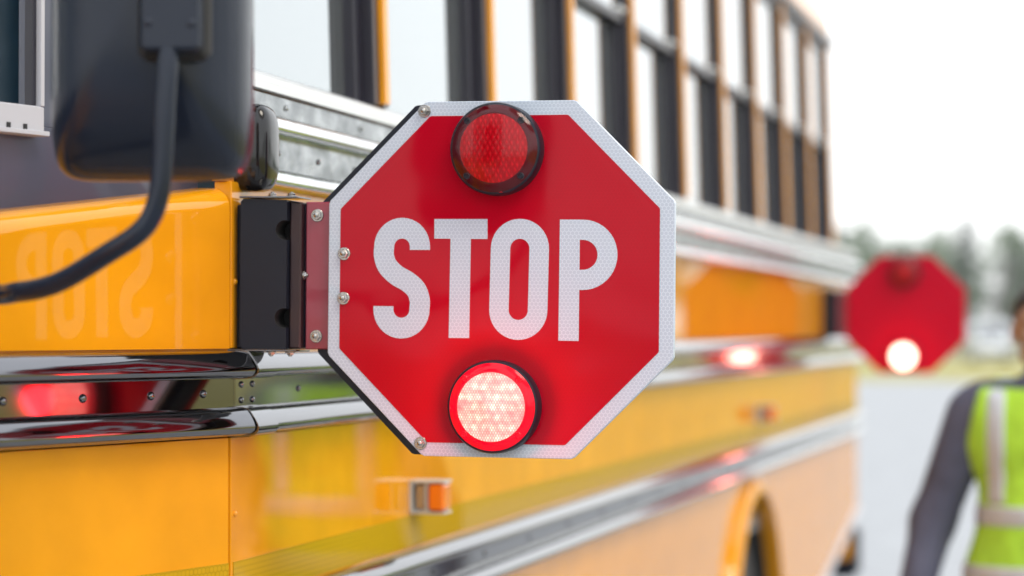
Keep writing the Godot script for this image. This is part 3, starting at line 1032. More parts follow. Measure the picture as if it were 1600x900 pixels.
func build_windows() -> void:
	var pitch := 0.724; var first := 3.88
	var lean := deg_to_rad(1.6)
	var yb := 1.953
	var H := 0.80
	var yv := Vector3(-sin(lean), cos(lean), 0)
	# shared meshes; local x rearwards, y up, z outwards
	var w := pitch - 0.030
	var shapes := {}
	for n in range(-1, 9):
		var sp := first + pitch * n        # rear edge of the pillar in front of this window
		var fx := 0.0
		var ww := w
		if n == -1: sp = 3.175; ww = first - 0.03 - 3.175
		var t := Transform3D(Basis(Vector3(0, 0, -1), yv, Vector3(0, 0, -1).cross(yv)), Vector3(0, yb, -sp))
		var g := group_at("window", t)
		var key := "%.3f" % ww
		if not shapes.has(key):
			var a := Mb.new()   # outer frame: head, front stile, stepped rear stile
			a.box(Vector3(ww * 0.5, H - 0.014, -0.022), Vector3(ww, 0.028, 0.044), 0.002)
			a.box(Vector3(0.014, (H - 0.028) * 0.5, -0.024), Vector3(0.028, H - 0.029, 0.040), 0.002)
			a.box(Vector3(ww - 0.016, (H - 0.028) * 0.5, -0.021), Vector3(0.032, H - 0.029, 0.038), 0.002)
			var b := Mb.new()   # lower sash frame
			b.box(Vector3(ww - 0.052, 0.19, -0.036), Vector3(0.038, 0.378, 0.030), 0.002)
			var b2 := Mb.new()
			b2.box(Vector3(0.040, 0.19, -0.036), Vector3(0.022, 0.378, 0.030), 0.002)
			var c := Mb.new()   # meeting rail
			c.box(Vector3(ww * 0.5 - 0.002, 0.390, -0.026), Vector3(ww - 0.062, 0.022, 0.030), 0.003)
			var d := Mb.new()
			d.box(Vector3(ww * 0.5 - 0.010, 0.195, -0.040), Vector3(ww - 0.11, 0.372, 0.004), 0.0)
			var e := Mb.new()
			e.box(Vector3(ww * 0.5 - 0.002, 0.586, -0.0215), Vector3(ww - 0.064, 0.368, 0.004), 0.0)
			var f := Mb.new()
			f.box(Vector3(ww - 0.070, 0.409, -0.013), Vector3(0.060, 0.014, 0.018), 0.004)
			shapes[key] = [a.mesh(), b.mesh(), c.mesh(), d.mesh(), e.mesh(), f.mesh(), b2.mesh()]
		var sh: Array = shapes[key]
		put(sh[0], "frame", M.frame_black, g, Transform3D())
		put(sh[1], "sash_stile", M.frame_black, g, Transform3D())
		put(sh[6], "sash_stile", M.frame_black, g, Transform3D())
		put(sh[2], "meeting_rail", M.frame_black, g, Transform3D())
		put(sh[3], "lower_pane", M.glass, g, Transform3D())
		put(sh[4], "upper_pane", M.glass, g, Transform3D())
		put(sh[5], "latch", M.aluminium, g, Transform3D())
	for n in range(-1, 10):
		var sp := first + pitch * n
		if n == -1: sp = 3.172
		var t := Transform3D(Basis(Vector3(0, 0, -1), yv, Vector3(0, 0, -1).cross(yv)), Vector3(0, yb, -sp))
		var mb := Mb.new()
		mb.T = t
		mb.box(Vector3(-0.015, H * 0.5 + 0.003, -0.026), Vector3(0.0285, H + 0.002, 0.066), 0.003)
		bp(mb, "pillar", M.yellow)
	# rounded rear corner: ruled between the belt and the shorter roof line
	var mb2 := Mb.new()
	var xt := -sin(lean) * H
	var grid := []
	for i in 13:
		var a := deg_to_rad(90.0 * i / 12.0)
		grid.append([Vector3(-0.34 * (1.0 - cos(a)), yb, -(10.398 + 0.90 * sin(a))), Vector3(xt - 0.34 * (1.0 - cos(a)), yb + H + 0.036, -(10.398 + 0.26 * sin(a))), Vector3(cos(a) * 0.9, 0.3 * sin(a), -sin(a) * 0.34 - 0.001)])
	for i in 12:
		mb2.squad(grid[i][0], grid[i + 1][0], grid[i + 1][1], grid[i][1], grid[i][2], grid[i + 1][2], grid[i + 1][2], grid[i][2])
	bp(mb2, "corner_panel", M.yellow)
	mb2 = Mb.new()
	mb2.squad(grid[12][0], grid[12][0] + Vector3(-1.72, 0, 0), grid[12][1] + Vector3(-1.68, 0, 0), grid[12][1], Vector3(0, 0.6, -0.8), Vector3(0, 0.6, -0.8), Vector3(0, 0.6, -0.8), Vector3(0, 0.6, -0.8))
	bp(mb2, "rear_wall", M.yellow)
	for x in [-0.75, -1.65]:
		mb2 = Mb.new()
		mb2.T = Transform3D(Basis(Vector3.RIGHT, atan2(0.64, 0.836)), Vector3(x, yb + 0.40, -10.99))
		mb2.box(Vector3(0, 0, -0.008), Vector3(0.70, 0.62, 0.006))
		bp(mb2, "window_pane", M.glass)

func build_shell() -> void:
	var lean := deg_to_rad(1.6)
	var xt := -sin(lean) * 0.80
	var yt := 1.953 + 0.80
	var mb := Mb.new()
	# drip rail over the windows
	mb.sweep([Vector2(xt - 0.05, yt + 0.035), Vector2(xt + 0.012, yt + 0.035), Vector2(xt + 0.022, yt + 0.028), Vector2(xt + 0.022, yt + 0.010), Vector2(xt + 0.006, yt + 0.002), Vector2(xt - 0.05, yt + 0.002), Vector2(xt - 0.05, yt + 0.035)], Vector3(0, 0, -S0), Vector3(0, 0, -10.50), Vector3.RIGHT, Vector3.UP)
	bp(mb, "drip_rail", M.black_satin)
	# roof: a shallow vault
	mb = Mb.new()
	var pr := []
	for i in 25:
		var a := deg_to_rad(lerpf(0, 180, i / 24.0))
		pr.append(Vector2(-1.2 + (1.2 + xt) * signf(cos(a)) * pow(absf(cos(a)), 0.6), yt + 0.036 + 0.36 * pow(sin(a), 0.75)))
	pr.reverse()
	mb.sweep(pr, Vector3(0, 0, -S0 + 0.6), Vector3(0, 0, -10.52), Vector3.RIGHT, Vector3.UP, 50.0, true)
	bp(mb, "roof", M.yellow)
	# right-hand wall below and above its windows, with panes between
	mb = Mb.new()
	mb.box(Vector3(-2.39, 1.26, -(S0 + S1) * 0.5), Vector3(0.03, 1.36, S1 - S0))
	bp(mb, "right_wall", M.yellow)
	for n in 11:
		mb = Mb.new()
		mb.box(Vector3(-2.385, 2.37, -(3.17 + n * 0.74)), Vector3(0.05, 0.85, 0.06), 0.003)
		bp(mb, "pillar", M.yellow)
		if n < 10:
			mb = Mb.new()
			mb.box(Vector3(-2.39, 2.365, -(3.54 + n * 0.74)), Vector3(0.005, 0.84, 0.67))
			bp(mb, "window_pane", M.clear)
	# floor and rear wall
	mb = Mb.new()
	mb.box(Vector3(-1.2, 0.98, -(S0 + S1) * 0.5 + 0.4), Vector3(2.34, 0.05, S1 - S0 + 0.7))
	bp(mb, "floor", M.dark_int)
	mb = Mb.new()
	mb.box(Vector3(-1.2, 1.27, -S1 - 0.012), Vector3(2.34, 1.36, 0.03), 0.01)
	bp(mb, "rear_wall", M.yellow)
	mb = Mb.new()
	mb.box(Vector3(-1.2, 0.62, -S1 - 0.12), Vector3(2.40, 0.24, 0.16), 0.03)
	bp(mb, "rear_bumper", M.black_satin)

func build_cowl() -> void:
	var L := 1.30                     # length of the tapered section
	var mb: Mb
	# upper yellow panel: flat face, rolled shoulder along a top line that falls towards the front
	var rows := []
	for i in 14:
		var u := -L * i / 13.0 - 0.0025
		var top := 1.7865 + 0.112 * u
		var prof := [Vector2(0.0, 1.577)]
		for j in 9:
			var a := deg_to_rad(j * 84.0 / 8.0)
			prof.append(Vector2(-0.030 + 0.030 * cos(a), top - 0.026 + 0.026 * sin(a)))
		prof.append(Vector2(-0.075, top + 0.0015))
		rows.append([u, prof])
	mb = Mb.new()
	mb.T = cowl
	for i in rows.size() - 1:
		var A: Array = rows[i][1]; var B: Array = rows[i + 1][1]
		for j in A.size() - 1:
			var na := prof_normal(A, j); var nb := prof_normal(A, j + 1)
			mb.squad(Vector3(rows[i][0], A[j].y, A[j].x), Vector3(rows[i + 1][0], B[j].y, B[j].x), Vector3(rows[i + 1][0], B[j + 1].y, B[j + 1].x), Vector3(rows[i][0], A[j + 1].y, A[j + 1].x),
				Vector3(0, na.y, na.x), Vector3(0, na.y, na.x), Vector3(0, nb.y, nb.x), Vector3(0, nb.y, nb.x))
	var A0: Array = rows[0][1]
	for j in A0.size() - 1:
		mb.quad(Vector3(rows[0][0], A0[j].y, A0[j].x), Vector3(rows[0][0], A0[j + 1].y, A0[j + 1].x), Vector3(rows[0][0], A0[j + 1].y, -0.08), Vector3(rows[0][0], A0[j].y, -0.08), Vector3.RIGHT)
	bp(mb, "cowl_panel", M.yellow)
	# lower yellow panel and skirt
	for yy in [[1.244, 1.462], [0.62, 1.149]]:
		mb = Mb.new(); mb.T = cowl
		mb.box(Vector3(-L * 0.5 - 0.0015, (yy[0] + yy[1]) * 0.5, -0.012), Vector3(L - 0.003, yy[1] - yy[0], 0.024), 0.0015)
		bp(mb, "cowl_panel", M.yellow)
	for yy in [[1.150, 1.2435], [1.4625, 1.5765]]:
		mb = Mb.new(); mb.T = cowl
		mb.box(Vector3(-L * 0.5, (yy[0] + yy[1]) * 0.5, -0.016), Vector3(L, yy[1] - yy[0], 0.02))
		bp(mb, "rail_backing", M.yellow_dull)
	for rl in [[1.150, 1.180, 1.214, 1.246], [1.464, 1.501, 1.538, 1.574]]:
		mb = Mb.new(); mb.T = cowl
		mb.sweep(rail_profile(rl, 0.031, 0.0, 0.004), Vector3(-L, 0, 0), Vector3(0.006, 0, 0), Vector3.BACK, Vector3.UP, 50.0, true)
		bp(mb, "rub_rail", M.black)
	mb = Mb.new(); mb.T = cowl
	mb.box(Vector3(-L * 0.5 - 0.0015, 1.2745, 0.0004), Vector3(L - 0.006, 0.050, 0.0016))
	bp(mb, "reflective_tape", M.tape)
	# dark panel under the driver's window, its posts and header
	mb = Mb.new(); mb.T = cowl
	mb.box(Vector3(-L * 0.5, 1.745, -0.062), Vector3(L, 0.20, 0.02), 0.001)
	bp(mb, "window_surround", M.surround)
	mb = Mb.new(); mb.T = cowl
	mb.box(Vector3(-0.168, 2.30, -0.064), Vector3(0.336, 0.91, 0.02), 0.001)
	bp(mb, "window_surround", M.surround)
	mb = Mb.new(); mb.T = cowl
	mb.box(Vector3(-L * 0.5, 2.72, -0.066), Vector3(L, 0.16, 0.02), 0.001)
	bp(mb, "window_surround", M.surround)
	# driver's sliding window: pale frame, dark channel, pane slid open
	var g := group_at("window", cowl)
	mb = Mb.new()
	mb.box(Vector3(-0.70, 1.8495, -0.050), Vector3(0.74, 0.036, 0.024), 0.002)
	mb.box(Vector3(-0.70, 1.8345, -0.035), Vector3(0.74, 0.006, 0.010), 0.001)
	mb.box(Vector3(-0.3335, 2.245, -0.050), Vector3(0.007, 0.755, 0.024), 0.001)
	mb.box(Vector3(-0.70, 2.63, -0.050), Vector3(0.74, 0.014, 0.024), 0.001)
	part(mb, "frame", M.white_frame, g)
	mb = Mb.new()
	mb.box(Vector3(-0.3415, 2.245, -0.051), Vector3(0.008, 0.755, 0.012), 0.001)
	part(mb, "channel", M.frame_black, g)
	mb = Mb.new()
	mb.box(Vector3(-0.86, 2.245, -0.054), Vector3(0.40, 0.75, 0.004))
	part(mb, "pane", M.glass, g)
	for sx in [-0.367, -0.397]:
		mb = Mb.new()
		mb.box(Vector3(sx, 1.841, -0.0375), Vector3(0.006, 0.007, 0.002))
		part(mb, "drain_slot", M.black_rubber, g)
	# bolts on the cowl rail
	var rv := rivet_mesh(0.0055, 0.004)
	var outw := cowl.basis
	for u in [-0.066, -0.176, -0.310, -0.455, -0.60, -0.75, -0.90, -1.05]:
		put(rv, "rivet", M.black, bus, Transform3D(outw, cowl * Vector3(u, 1.5195, 0.004) - BUS))
	# bulkhead, windscreen, bonnet and front wheel, ahead of the cowl
	var e := cowl * Vector3(-L, 0, 0)
	mb = Mb.new()
	mb.box(Vector3(-1.2, 1.2, e.z - 0.01), Vector3(2.4 + 2.0 * e.x - 0.10, 0.9, 0.02))
	bp(mb, "bulkhead", M.dark_int)
	mb = Mb.new()
	mb.T = Transform3D(Basis(Vector3.RIGHT, deg_to_rad(-14)), Vector3(-1.2, 1.70, e.z + 0.10))
	mb.box(Vector3(0, 0.5, 0), Vector3(2.4 + 2.0 * e.x - 0.12, 1.0, 0.006))
	bp(mb, "windscreen", M.clear)
	mb = Mb.new()
	mb.box(Vector3(-1.2, 1.26, e.z + 0.74), Vector3(1.44, 0.74, 1.46), 0.10)
	bp(mb, "bonnet", M.yellow)
	mb = Mb.new()
	mb.box(Vector3(-1.2, 0.68, e.z + 1.56), Vector3(2.2, 0.26, 0.14), 0.03)
	bp(mb, "front_bumper", M.black_satin)
	for sd in [-1.0, 1.0]:
		mb = Mb.new()
		mb.box(Vector3(-1.2 + sd * 0.88, 1.14, e.z + 0.70), Vector3(0.34, 0.16, 1.30), 0.06)
		bp(mb, "front_wing", M.yellow)
		build_wheel(Vector3(-1.2 + sd * 0.92, 0.5, e.z + 0.72), sd)

func prof_normal(p: Array, j: int) -> Vector2:
	if j <= 1 and j == 0: return Vector2.RIGHT
	var a: Vector2 = p[maxi(j - 1, 0)]; var b: Vector2 = p[mini(j + 1, p.size() - 1)]
	if j == 1: return Vector2.RIGHT
	var d := (b - a).normalized()
	return Vector2(d.y, -d.x)

func build_markers() -> void:
	for at in [Vector3(0, 1.330, -4.03), Vector3(0, 1.335, -8.15)]:
		var g := group_at("marker_light", Transform3D(Basis(), at))
		var mb := Mb.new()
		mb.box(Vector3(0.030, 0.0255, -0.004), Vector3(0.060, 0.004, 0.050), 0.001)
		mb.box(Vector3(0.030, -0.0255, -0.004), Vector3(0.060, 0.003, 0.050), 0.001)
		mb.box(Vector3(0.0025, 0, -0.004), Vector3(0.005, 0.0465, 0.048), 0.001)
		mb.box(Vector3(0.0290, 0, -0.004), Vector3(0.003, 0.0465, 0.048), 0.001)
		part(mb, "housing", M.aluminium, g)
		mb = Mb.new()
		mb.box(Vector3(0.0160, 0, 0.000), Vector3(0.020, 0.044, 0.020), 0.004)
		part(mb, "bracket", M.steel, g)
		mb = Mb.new()
		mb.box(Vector3(0.0455, 0, -0.003), Vector3(0.029, 0.0462, 0.048), 0.006)
		part(mb, "lens", M.amber, g)

func build_mirror() -> void:
	# convex black mirror head on a bent tube; back of the housing faces forwards
	var z := -2.46
	var c := on_z(232, 85, z)
	var g := group_at("side_mirror", Transform3D(Basis(Vector3.UP, deg_to_rad(9)), c))
	var k := (EYE - c).dot(cam.transform.basis.z) / F_PX
	var hw := 158.0 * k
	var y1 := 0.235; var y0 := -196.0 * k
	var cy := (y0 + y1) * 0.5; var hh := (y1 - y0) * 0.5
	# rounded dish: superellipse outline, bulging towards +z
	var mb := Mb.new()
	var rings := 12; var seg := 72
	var grid := []
	for i in rings + 1:
		var t := float(i) / rings
		var row := []
		for j in seg:
			var a := TAU * j / seg
			var ca := cos(a); var sa := sin(a)
			var ex := 2.0 / 9.0
			var px := signf(ca) * pow(absf(ca), ex); var py := signf(sa) * pow(absf(sa), ex)
			var rr := sin(t * PI * 0.5)
			var zz := 0.085 * pow(maxf(0.0, 1.0 - pow(rr, 3.2)), 0.55)
			var sc := rr
			row.append(Vector3(px * hw * sc, cy + py * hh * sc, zz - 0.02))
		grid.append(row)
	var nrm := []
	for i in rings + 1:
		var row := []
		for j in seg:
			var du: Vector3 = grid[i][(j + 1) % seg] - grid[i][(j + seg - 1) % seg]
			var dv: Vector3 = grid[mini(i + 1, rings)][j] - grid[maxi(i - 1, 0)][j]
			var nn := dv.cross(du).normalized() if i > 0 else Vector3.BACK
			if nn.dot(grid[i][j] - Vector3(0, cy, -0.10)) < 0.0: nn = -nn
			row.append(nn)
		nrm.append(row)
	for i in rings:
		for j in seg:
			var j2 := (j + 1) % seg
			mb.squad(grid[i][j], grid[i][j2], grid[i + 1][j2], grid[i + 1][j], nrm[i][j], nrm[i][j2], nrm[i + 1][j2], nrm[i + 1][j])
	# rim turned back
	for j in seg:
		var j2 := (j + 1) % seg
		var a: Vector3 = grid[rings][j]; var b: Vector3 = grid[rings][j2]
		var na: Vector3 = (a - Vector3(0, cy, a.z)).normalized(); var nb: Vector3 = (b - Vector3(0, cy, b.z)).normalized()
		var bk := Vector3(0, 0, -0.012)
		mb.squad(a, b, b + bk, a + bk, na, nb, nb, na)
	part(mb, "housing", M.housing, g)
	mb = Mb.new()
	var pl := PackedVector2Array()
	for j in seg:
		var q: Vector3 = grid[rings][j]
		pl.append(Vector2(q.x * 0.985, cy + (q.y - cy) * 0.985))
	mb.poly(pl, -0.031, -0.0305 + 0.0006)
	part(mb, "mirror_glass", M.chrome, g)
	# mounting plate with two bolts
	var inv := g.transform.affine_inverse() * Transform3D(Basis(), -BUS)
	var pc: Vector3 = inv * on_z(265, 32, z + 0.092)
	mb = Mb.new()
	mb.box(pc + Vector3(0, 0.012, -0.012), Vector3(0.062, 0.088, 0.032), 0.007)
	part(mb, "mount_plate", M.housing, g)
	mb = Mb.new()
	mb.box(pc + Vector3(0, 0.012, -0.026), Vector3(0.072, 0.098, 0.030), 0.008)
	part(mb, "plate_gasket", M.black_rubber, g)
	var bm := rivet_mesh(0.0052, 0.0035)
	for px in [233, 297]:
		var q: Vector3 = inv * on_z(px, 36, z + 0.095)
		put(bm, "bolt", M.housing, g, Transform3D(Basis(), Vector3(q.x, q.y, pc.z + 0.002)))
	# arm
	var keys := [Vector2(264, 70), Vector2(262, 105), Vector2(258, 170), Vector2(254, 250), Vector2(249, 300), Vector2(236, 340), Vector2(212, 368), Vector2(170, 395), Vector2(110, 432), Vector2(72, 448), Vector2(30, 456), Vector2(-40, 458)]
	var zs := [0.085, 0.088, 0.09, 0.09, 0.09, 0.09, 0.09, 0.085, 0.07, 0.06, 0.045, 0.02]
	var pts := []
	var k3 := []
	for i in keys.size():
		k3.append(inv * on_z(keys[i].x, keys[i].y, z + zs[i]))
	k3.append(inv * Vector3(-0.10, 1.66, -2.18)); k3.append(inv * Vector3(-0.235, 1.66, -2.16))
	for i in k3.size() - 1:
		for j in 5:
			pts.append(k3[i].cubic_interpolate(k3[i + 1], k3[maxi(i - 1, 0)], k3[mini(i + 2, k3.size() - 1)], j / 5.0))
	pts.append(k3[-1])
	mb = Mb.new()
	mb.tube(pts, 0.0106, 0.0106, 18)
	part(mb, "arm", M.housing, g)

func build_inside() -> void:
	# driver's seat: blue vinyl back with a stitched welt
	var g := group_at("driver_seat", Transform3D(Basis(Vector3.UP, deg_to_rad(-6)), Vector3(-0.50, 1.0, -3.18)))
	var mb := Mb.new()
	mb.box(Vector3(0, 0.82, 0), Vector3(0.50, 0.86, 0.16), 0.06)
	part(mb, "backrest", M.seat_blue, g)
	mb = Mb.new()
	mb.box(Vector3(0, 0.36, 0.28), Vector3(0.50, 0.14, 0.48), 0.05)
	part(mb, "seat_cushion", M.seat_blue, g)
	mb = Mb.new()
	mb.box(Vector3(0, 0.15, 0.22), Vector3(0.26, 0.29, 0.26), 0.02)
	part(mb, "pedestal", M.dark_int, g)
	mb = Mb.new()
	for i in 60:
		mb.box(Vector3(0.195, 0.47 + i * 0.0125, 0.0815), Vector3(0.004, 0.007, 0.002))
	part(mb, "stitching", M.stitch, g)
	mb = Mb.new()
	mb.box(Vector3(-1.2, 1.95, -4.05), Vector3(2.2, 1.6, 0.01))
	# passenger benches
	var back := Mb.new(); back.box(Vector3(0, 0.80, 0), Vector3(0.96, 0.62, 0.11), 0.04)
	var cush := Mb.new(); cush.box(Vector3(0, 0.42, 0.26), Vector3(0.96, 0.12, 0.42), 0.04)
	var legm := Mb.new()
	legm.box(Vector3(0.40, 0.18, 0.24), Vector3(0.03, 0.36, 0.34), 0.005); legm.box(Vector3(-0.40, 0.18, 0.24), Vector3(0.03, 0.36, 0.34), 0.005)
	var bm := back.mesh(); var cm := cush.mesh(); var lm := legm.mesh()
	for n in 10:
		for x in [-0.56, -1.84]:
			var s := group_at("bench_seat", Transform3D(Basis(), Vector3(x, 1.005, -4.35 - n * 0.70)))
			put(bm, "backrest", M.seat_blue, s, Transform3D())
			put(cm, "seat_cushion", M.seat_blue, s, Transform3D())
			put(lm, "seat_frame", M.dark_int, s, Transform3D())

# ------------------------------------------------------------------ people: distance field of tapered bones, meshed as surface nets
class Field:
	var bones := []      # [a, b, ra, rb, blend]
	var k := 0.03
	var grow := 0.0
	var cuts := []       # Plane: keeps the side where distance <= 0
	func d(p: Vector3) -> float:
		var r := 1e9
		for b in bones:
			var ab: Vector3 = b[1] - b[0]
			var t := clampf((p - b[0]).dot(ab) / maxf(ab.length_squared(), 1e-9), 0.0, 1.0)
			var q: Vector3 = p - b[0] - ab * t
			if b.size() > 4: q.z /= b[4]
			var e := q.length() - lerpf(b[2], b[3], t)
			if e < r - k: r = e
			elif e < r + k:
				var h := clampf(0.5 + 0.5 * (r - e) / k, 0.0, 1.0)
				r = lerpf(r, e, h) - k * h * (1.0 - h)
		r -= grow
		for c in cuts: r = maxf(r, c.distance_to(p))
		return r
	func nets(lo: Vector3, hi: Vector3, cell: float) -> ArrayMesh:
		var nx := int((hi.x - lo.x) / cell) + 2; var ny := int((hi.y - lo.y) / cell) + 2; var nz := int((hi.z - lo.z) / cell) + 2
		var val := PackedFloat32Array(); val.resize(nx * ny * nz)
		for z in nz:
			for y in ny:
				var x := 0
				while x < nx:
					var e := d(lo + Vector3(x, y, z) * cell)
					var i := x + nx * (y + ny * z)
					val[i] = e
					x += 1
					# far from the surface the field changes by at most one cell per step
					var skip := int(absf(e) / cell * 0.6) - 1
					while skip > 0 and x < nx:
						val[x + nx * (y + ny * z)] = e
						x += 1; skip -= 1
		var idx := PackedInt32Array(); idx.resize(nx * ny * nz); idx.fill(-1)
		var vs := PackedVector3Array(); var tri := PackedInt32Array()
		var off := [0, 1, nx, nx + 1, nx * ny, nx * ny + 1, nx * ny + nx, nx * ny + nx + 1]
		var edges := [[0, 1], [2, 3], [4, 5], [6, 7], [0, 2], [1, 3], [4, 6], [5, 7], [0, 4], [1, 5], [2, 6], [3, 7]]
		for z in nz - 1:
			for y in ny - 1:
				for x in nx - 1:
					var i := x + nx * (y + ny * z)
					var s := val[i] < 0.0
					var same := true
					for q in 8:
						if (val[i + off[q]] < 0.0) != s: same = false; break
					if same: continue
					var sum := Vector3.ZERO; var c := 0
					for e in edges:
						var a := val[i + off[e[0]]]; var b := val[i + off[e[1]]]
						if (a < 0.0) == (b < 0.0): continue
						var t := a / (a - b)
						var pa := Vector3(e[0] & 1, (e[0] >> 1) & 1, e[0] >> 2); var pb := Vector3(e[1] & 1, (e[1] >> 1) & 1, e[1] >> 2)
						sum += pa.lerp(pb, t); c += 1
					idx[i] = vs.size()
					vs.append(lo + (Vector3(x, y, z) + sum / c) * cell)
		var st := [1, nx, nx * ny]
		for z in range(1, nz - 1):
			for y in range(1, ny - 1):
				for x in range(1, nx - 1):
					var i := x + nx * (y + ny * z)
					for ax in 3:
						var a := val[i] < 0.0; var b := val[i + st[ax]] < 0.0
						if a == b: continue
						var u: int = st[(ax + 1) % 3]; var w: int = st[(ax + 2) % 3]
						var q := [idx[i], idx[i - u], idx[i - u - w], idx[i - w]]
						if q.min() < 0: continue
						if a: tri.append_array([q[0], q[2], q[1], q[0], q[3], q[2]])
						else: tri.append_array([q[0], q[1], q[2], q[0], q[2], q[3]])
		var nn := PackedVector3Array(); nn.resize(vs.size())
		for t in range(0, tri.size(), 3):
			var cr := (vs[tri[t + 2]] - vs[tri[t]]).cross(vs[tri[t + 1]] - vs[tri[t]])
			for q in 3: nn[tri[t + q]] += cr
		for q in nn.size(): nn[q] = nn[q].normalized()
		var arr := []
		arr.resize(Mesh.ARRAY_MAX)
		arr[Mesh.ARRAY_VERTEX] = vs; arr[Mesh.ARRAY_NORMAL] = nn; arr[Mesh.ARRAY_INDEX] = tri
		var am := ArrayMesh.new()
		am.add_surface_from_arrays(Mesh.PRIMITIVE_TRIANGLES, arr)
		return am

func finger_bones(hand: Vector3, down: Vector3, across: Vector3, curl: Vector3) -> Array:
	var o := []
	var lens := [0.070, 0.078, 0.073, 0.058]
	for i in 4:
		var base := hand + down * 0.075 + across * (0.030 - 0.020 * i)
		var L: float = lens[i]
		var p1 := base + down * L * 0.45 + curl * L * 0.10
		var p2 := p1 + down * L * 0.30 + curl * L * 0.22
		var p3 := p2 + down * L * 0.14 + curl * L * 0.24
		o.append([base - down * 0.02, p1, 0.0098, 0.0090]); o.append([p1, p2, 0.0090, 0.0082]); o.append([p2, p3, 0.0082, 0.0070])
	var tb := hand + down * 0.022 + across * 0.034
	var t1 := tb + across * 0.026 + down * 0.026 + curl * 0.010
	var t2 := t1 + across * 0.008 + down * 0.030 + curl * 0.012
	o.append([tb - across * 0.012, t1, 0.0125, 0.0105]); o.append([t1, t2, 0.0105, 0.0085])
	return o

func build_officer() -> void:
	var z := -6.62
	var head := on_z(1636, 520, z)
	var root := thing("person", Vector3(head.x, 0, z), "person in lime safety vest and dark slate sleeves standing beside the bus", "person")
	root.rotation.y = deg_to_rad(-6)
	build_person(root, [Vector3(-0.190, 1.385, -0.01), Vector3(-0.292, 1.115, -0.015), Vector3(-0.335, 0.885, 0.075)], [Vector3(0.190, 1.385, -0.01), Vector3(0.270, 1.110, -0.04), Vector3(0.190, 1.02, 0.19)], M.slate, true)

func build_photographer() -> void:
	# stands behind the viewpoint, holding a camera to the face; the unlit lamp mirrors the figure
	var bk := cam.transform.basis.z
	var at := EYE + Vector3(bk.x, 0, bk.z).normalized() * 0.36
	var root := thing("person", Vector3(at.x, 0, at.z), "person in dark jacket holding a camera up, mirrored in the unlit lamp", "person")
	root.rotation.y = PI + deg_to_rad(YAW)
	build_person(root, [Vector3(-0.190, 1.385, -0.01), Vector3(-0.27, 1.20, 0.10), Vector3(-0.085, 1.50, 0.215)], [Vector3(0.190, 1.385, -0.01), Vector3(0.25, 1.18, 0.12), Vector3(0.085, 1.50, 0.225)], M.navy, false)
	var c := thing("photo_camera", EYE + Vector3(bk.x, 0, bk.z).normalized() * 0.15, "black camera held to the face of the person in the dark jacket", "camera")
	c.rotation.y = deg_to_rad(YAW)
	var mb := Mb.new()
	mb.box(Vector3(0, -0.005, 0.02), Vector3(0.135, 0.095, 0.055), 0.010)
	part(mb, "camera_body", M.black_rubber, c)
	mb = Mb.new()
	mb.box(Vector3(0, 0.055, 0.02), Vector3(0.060, 0.035, 0.050), 0.010)
	part(mb, "viewfinder", M.black_rubber, c)
	mb = Mb.new()
	mb.T = Transform3D(Basis(Vector3.UP, PI), Vector3(0, -0.005, -0.008))
	mb.lathe([Vector2(0.036, 0), Vector2(0.036, 0.04), Vector2(0.041, 0.05), Vector2(0.041, 0.110), Vector2(0.036, 0.112), Vector2(0.034, 0.098), Vector2(0.0, 0.094)], 40)
	part(mb, "lens_barrel", M.black_rubber, c)

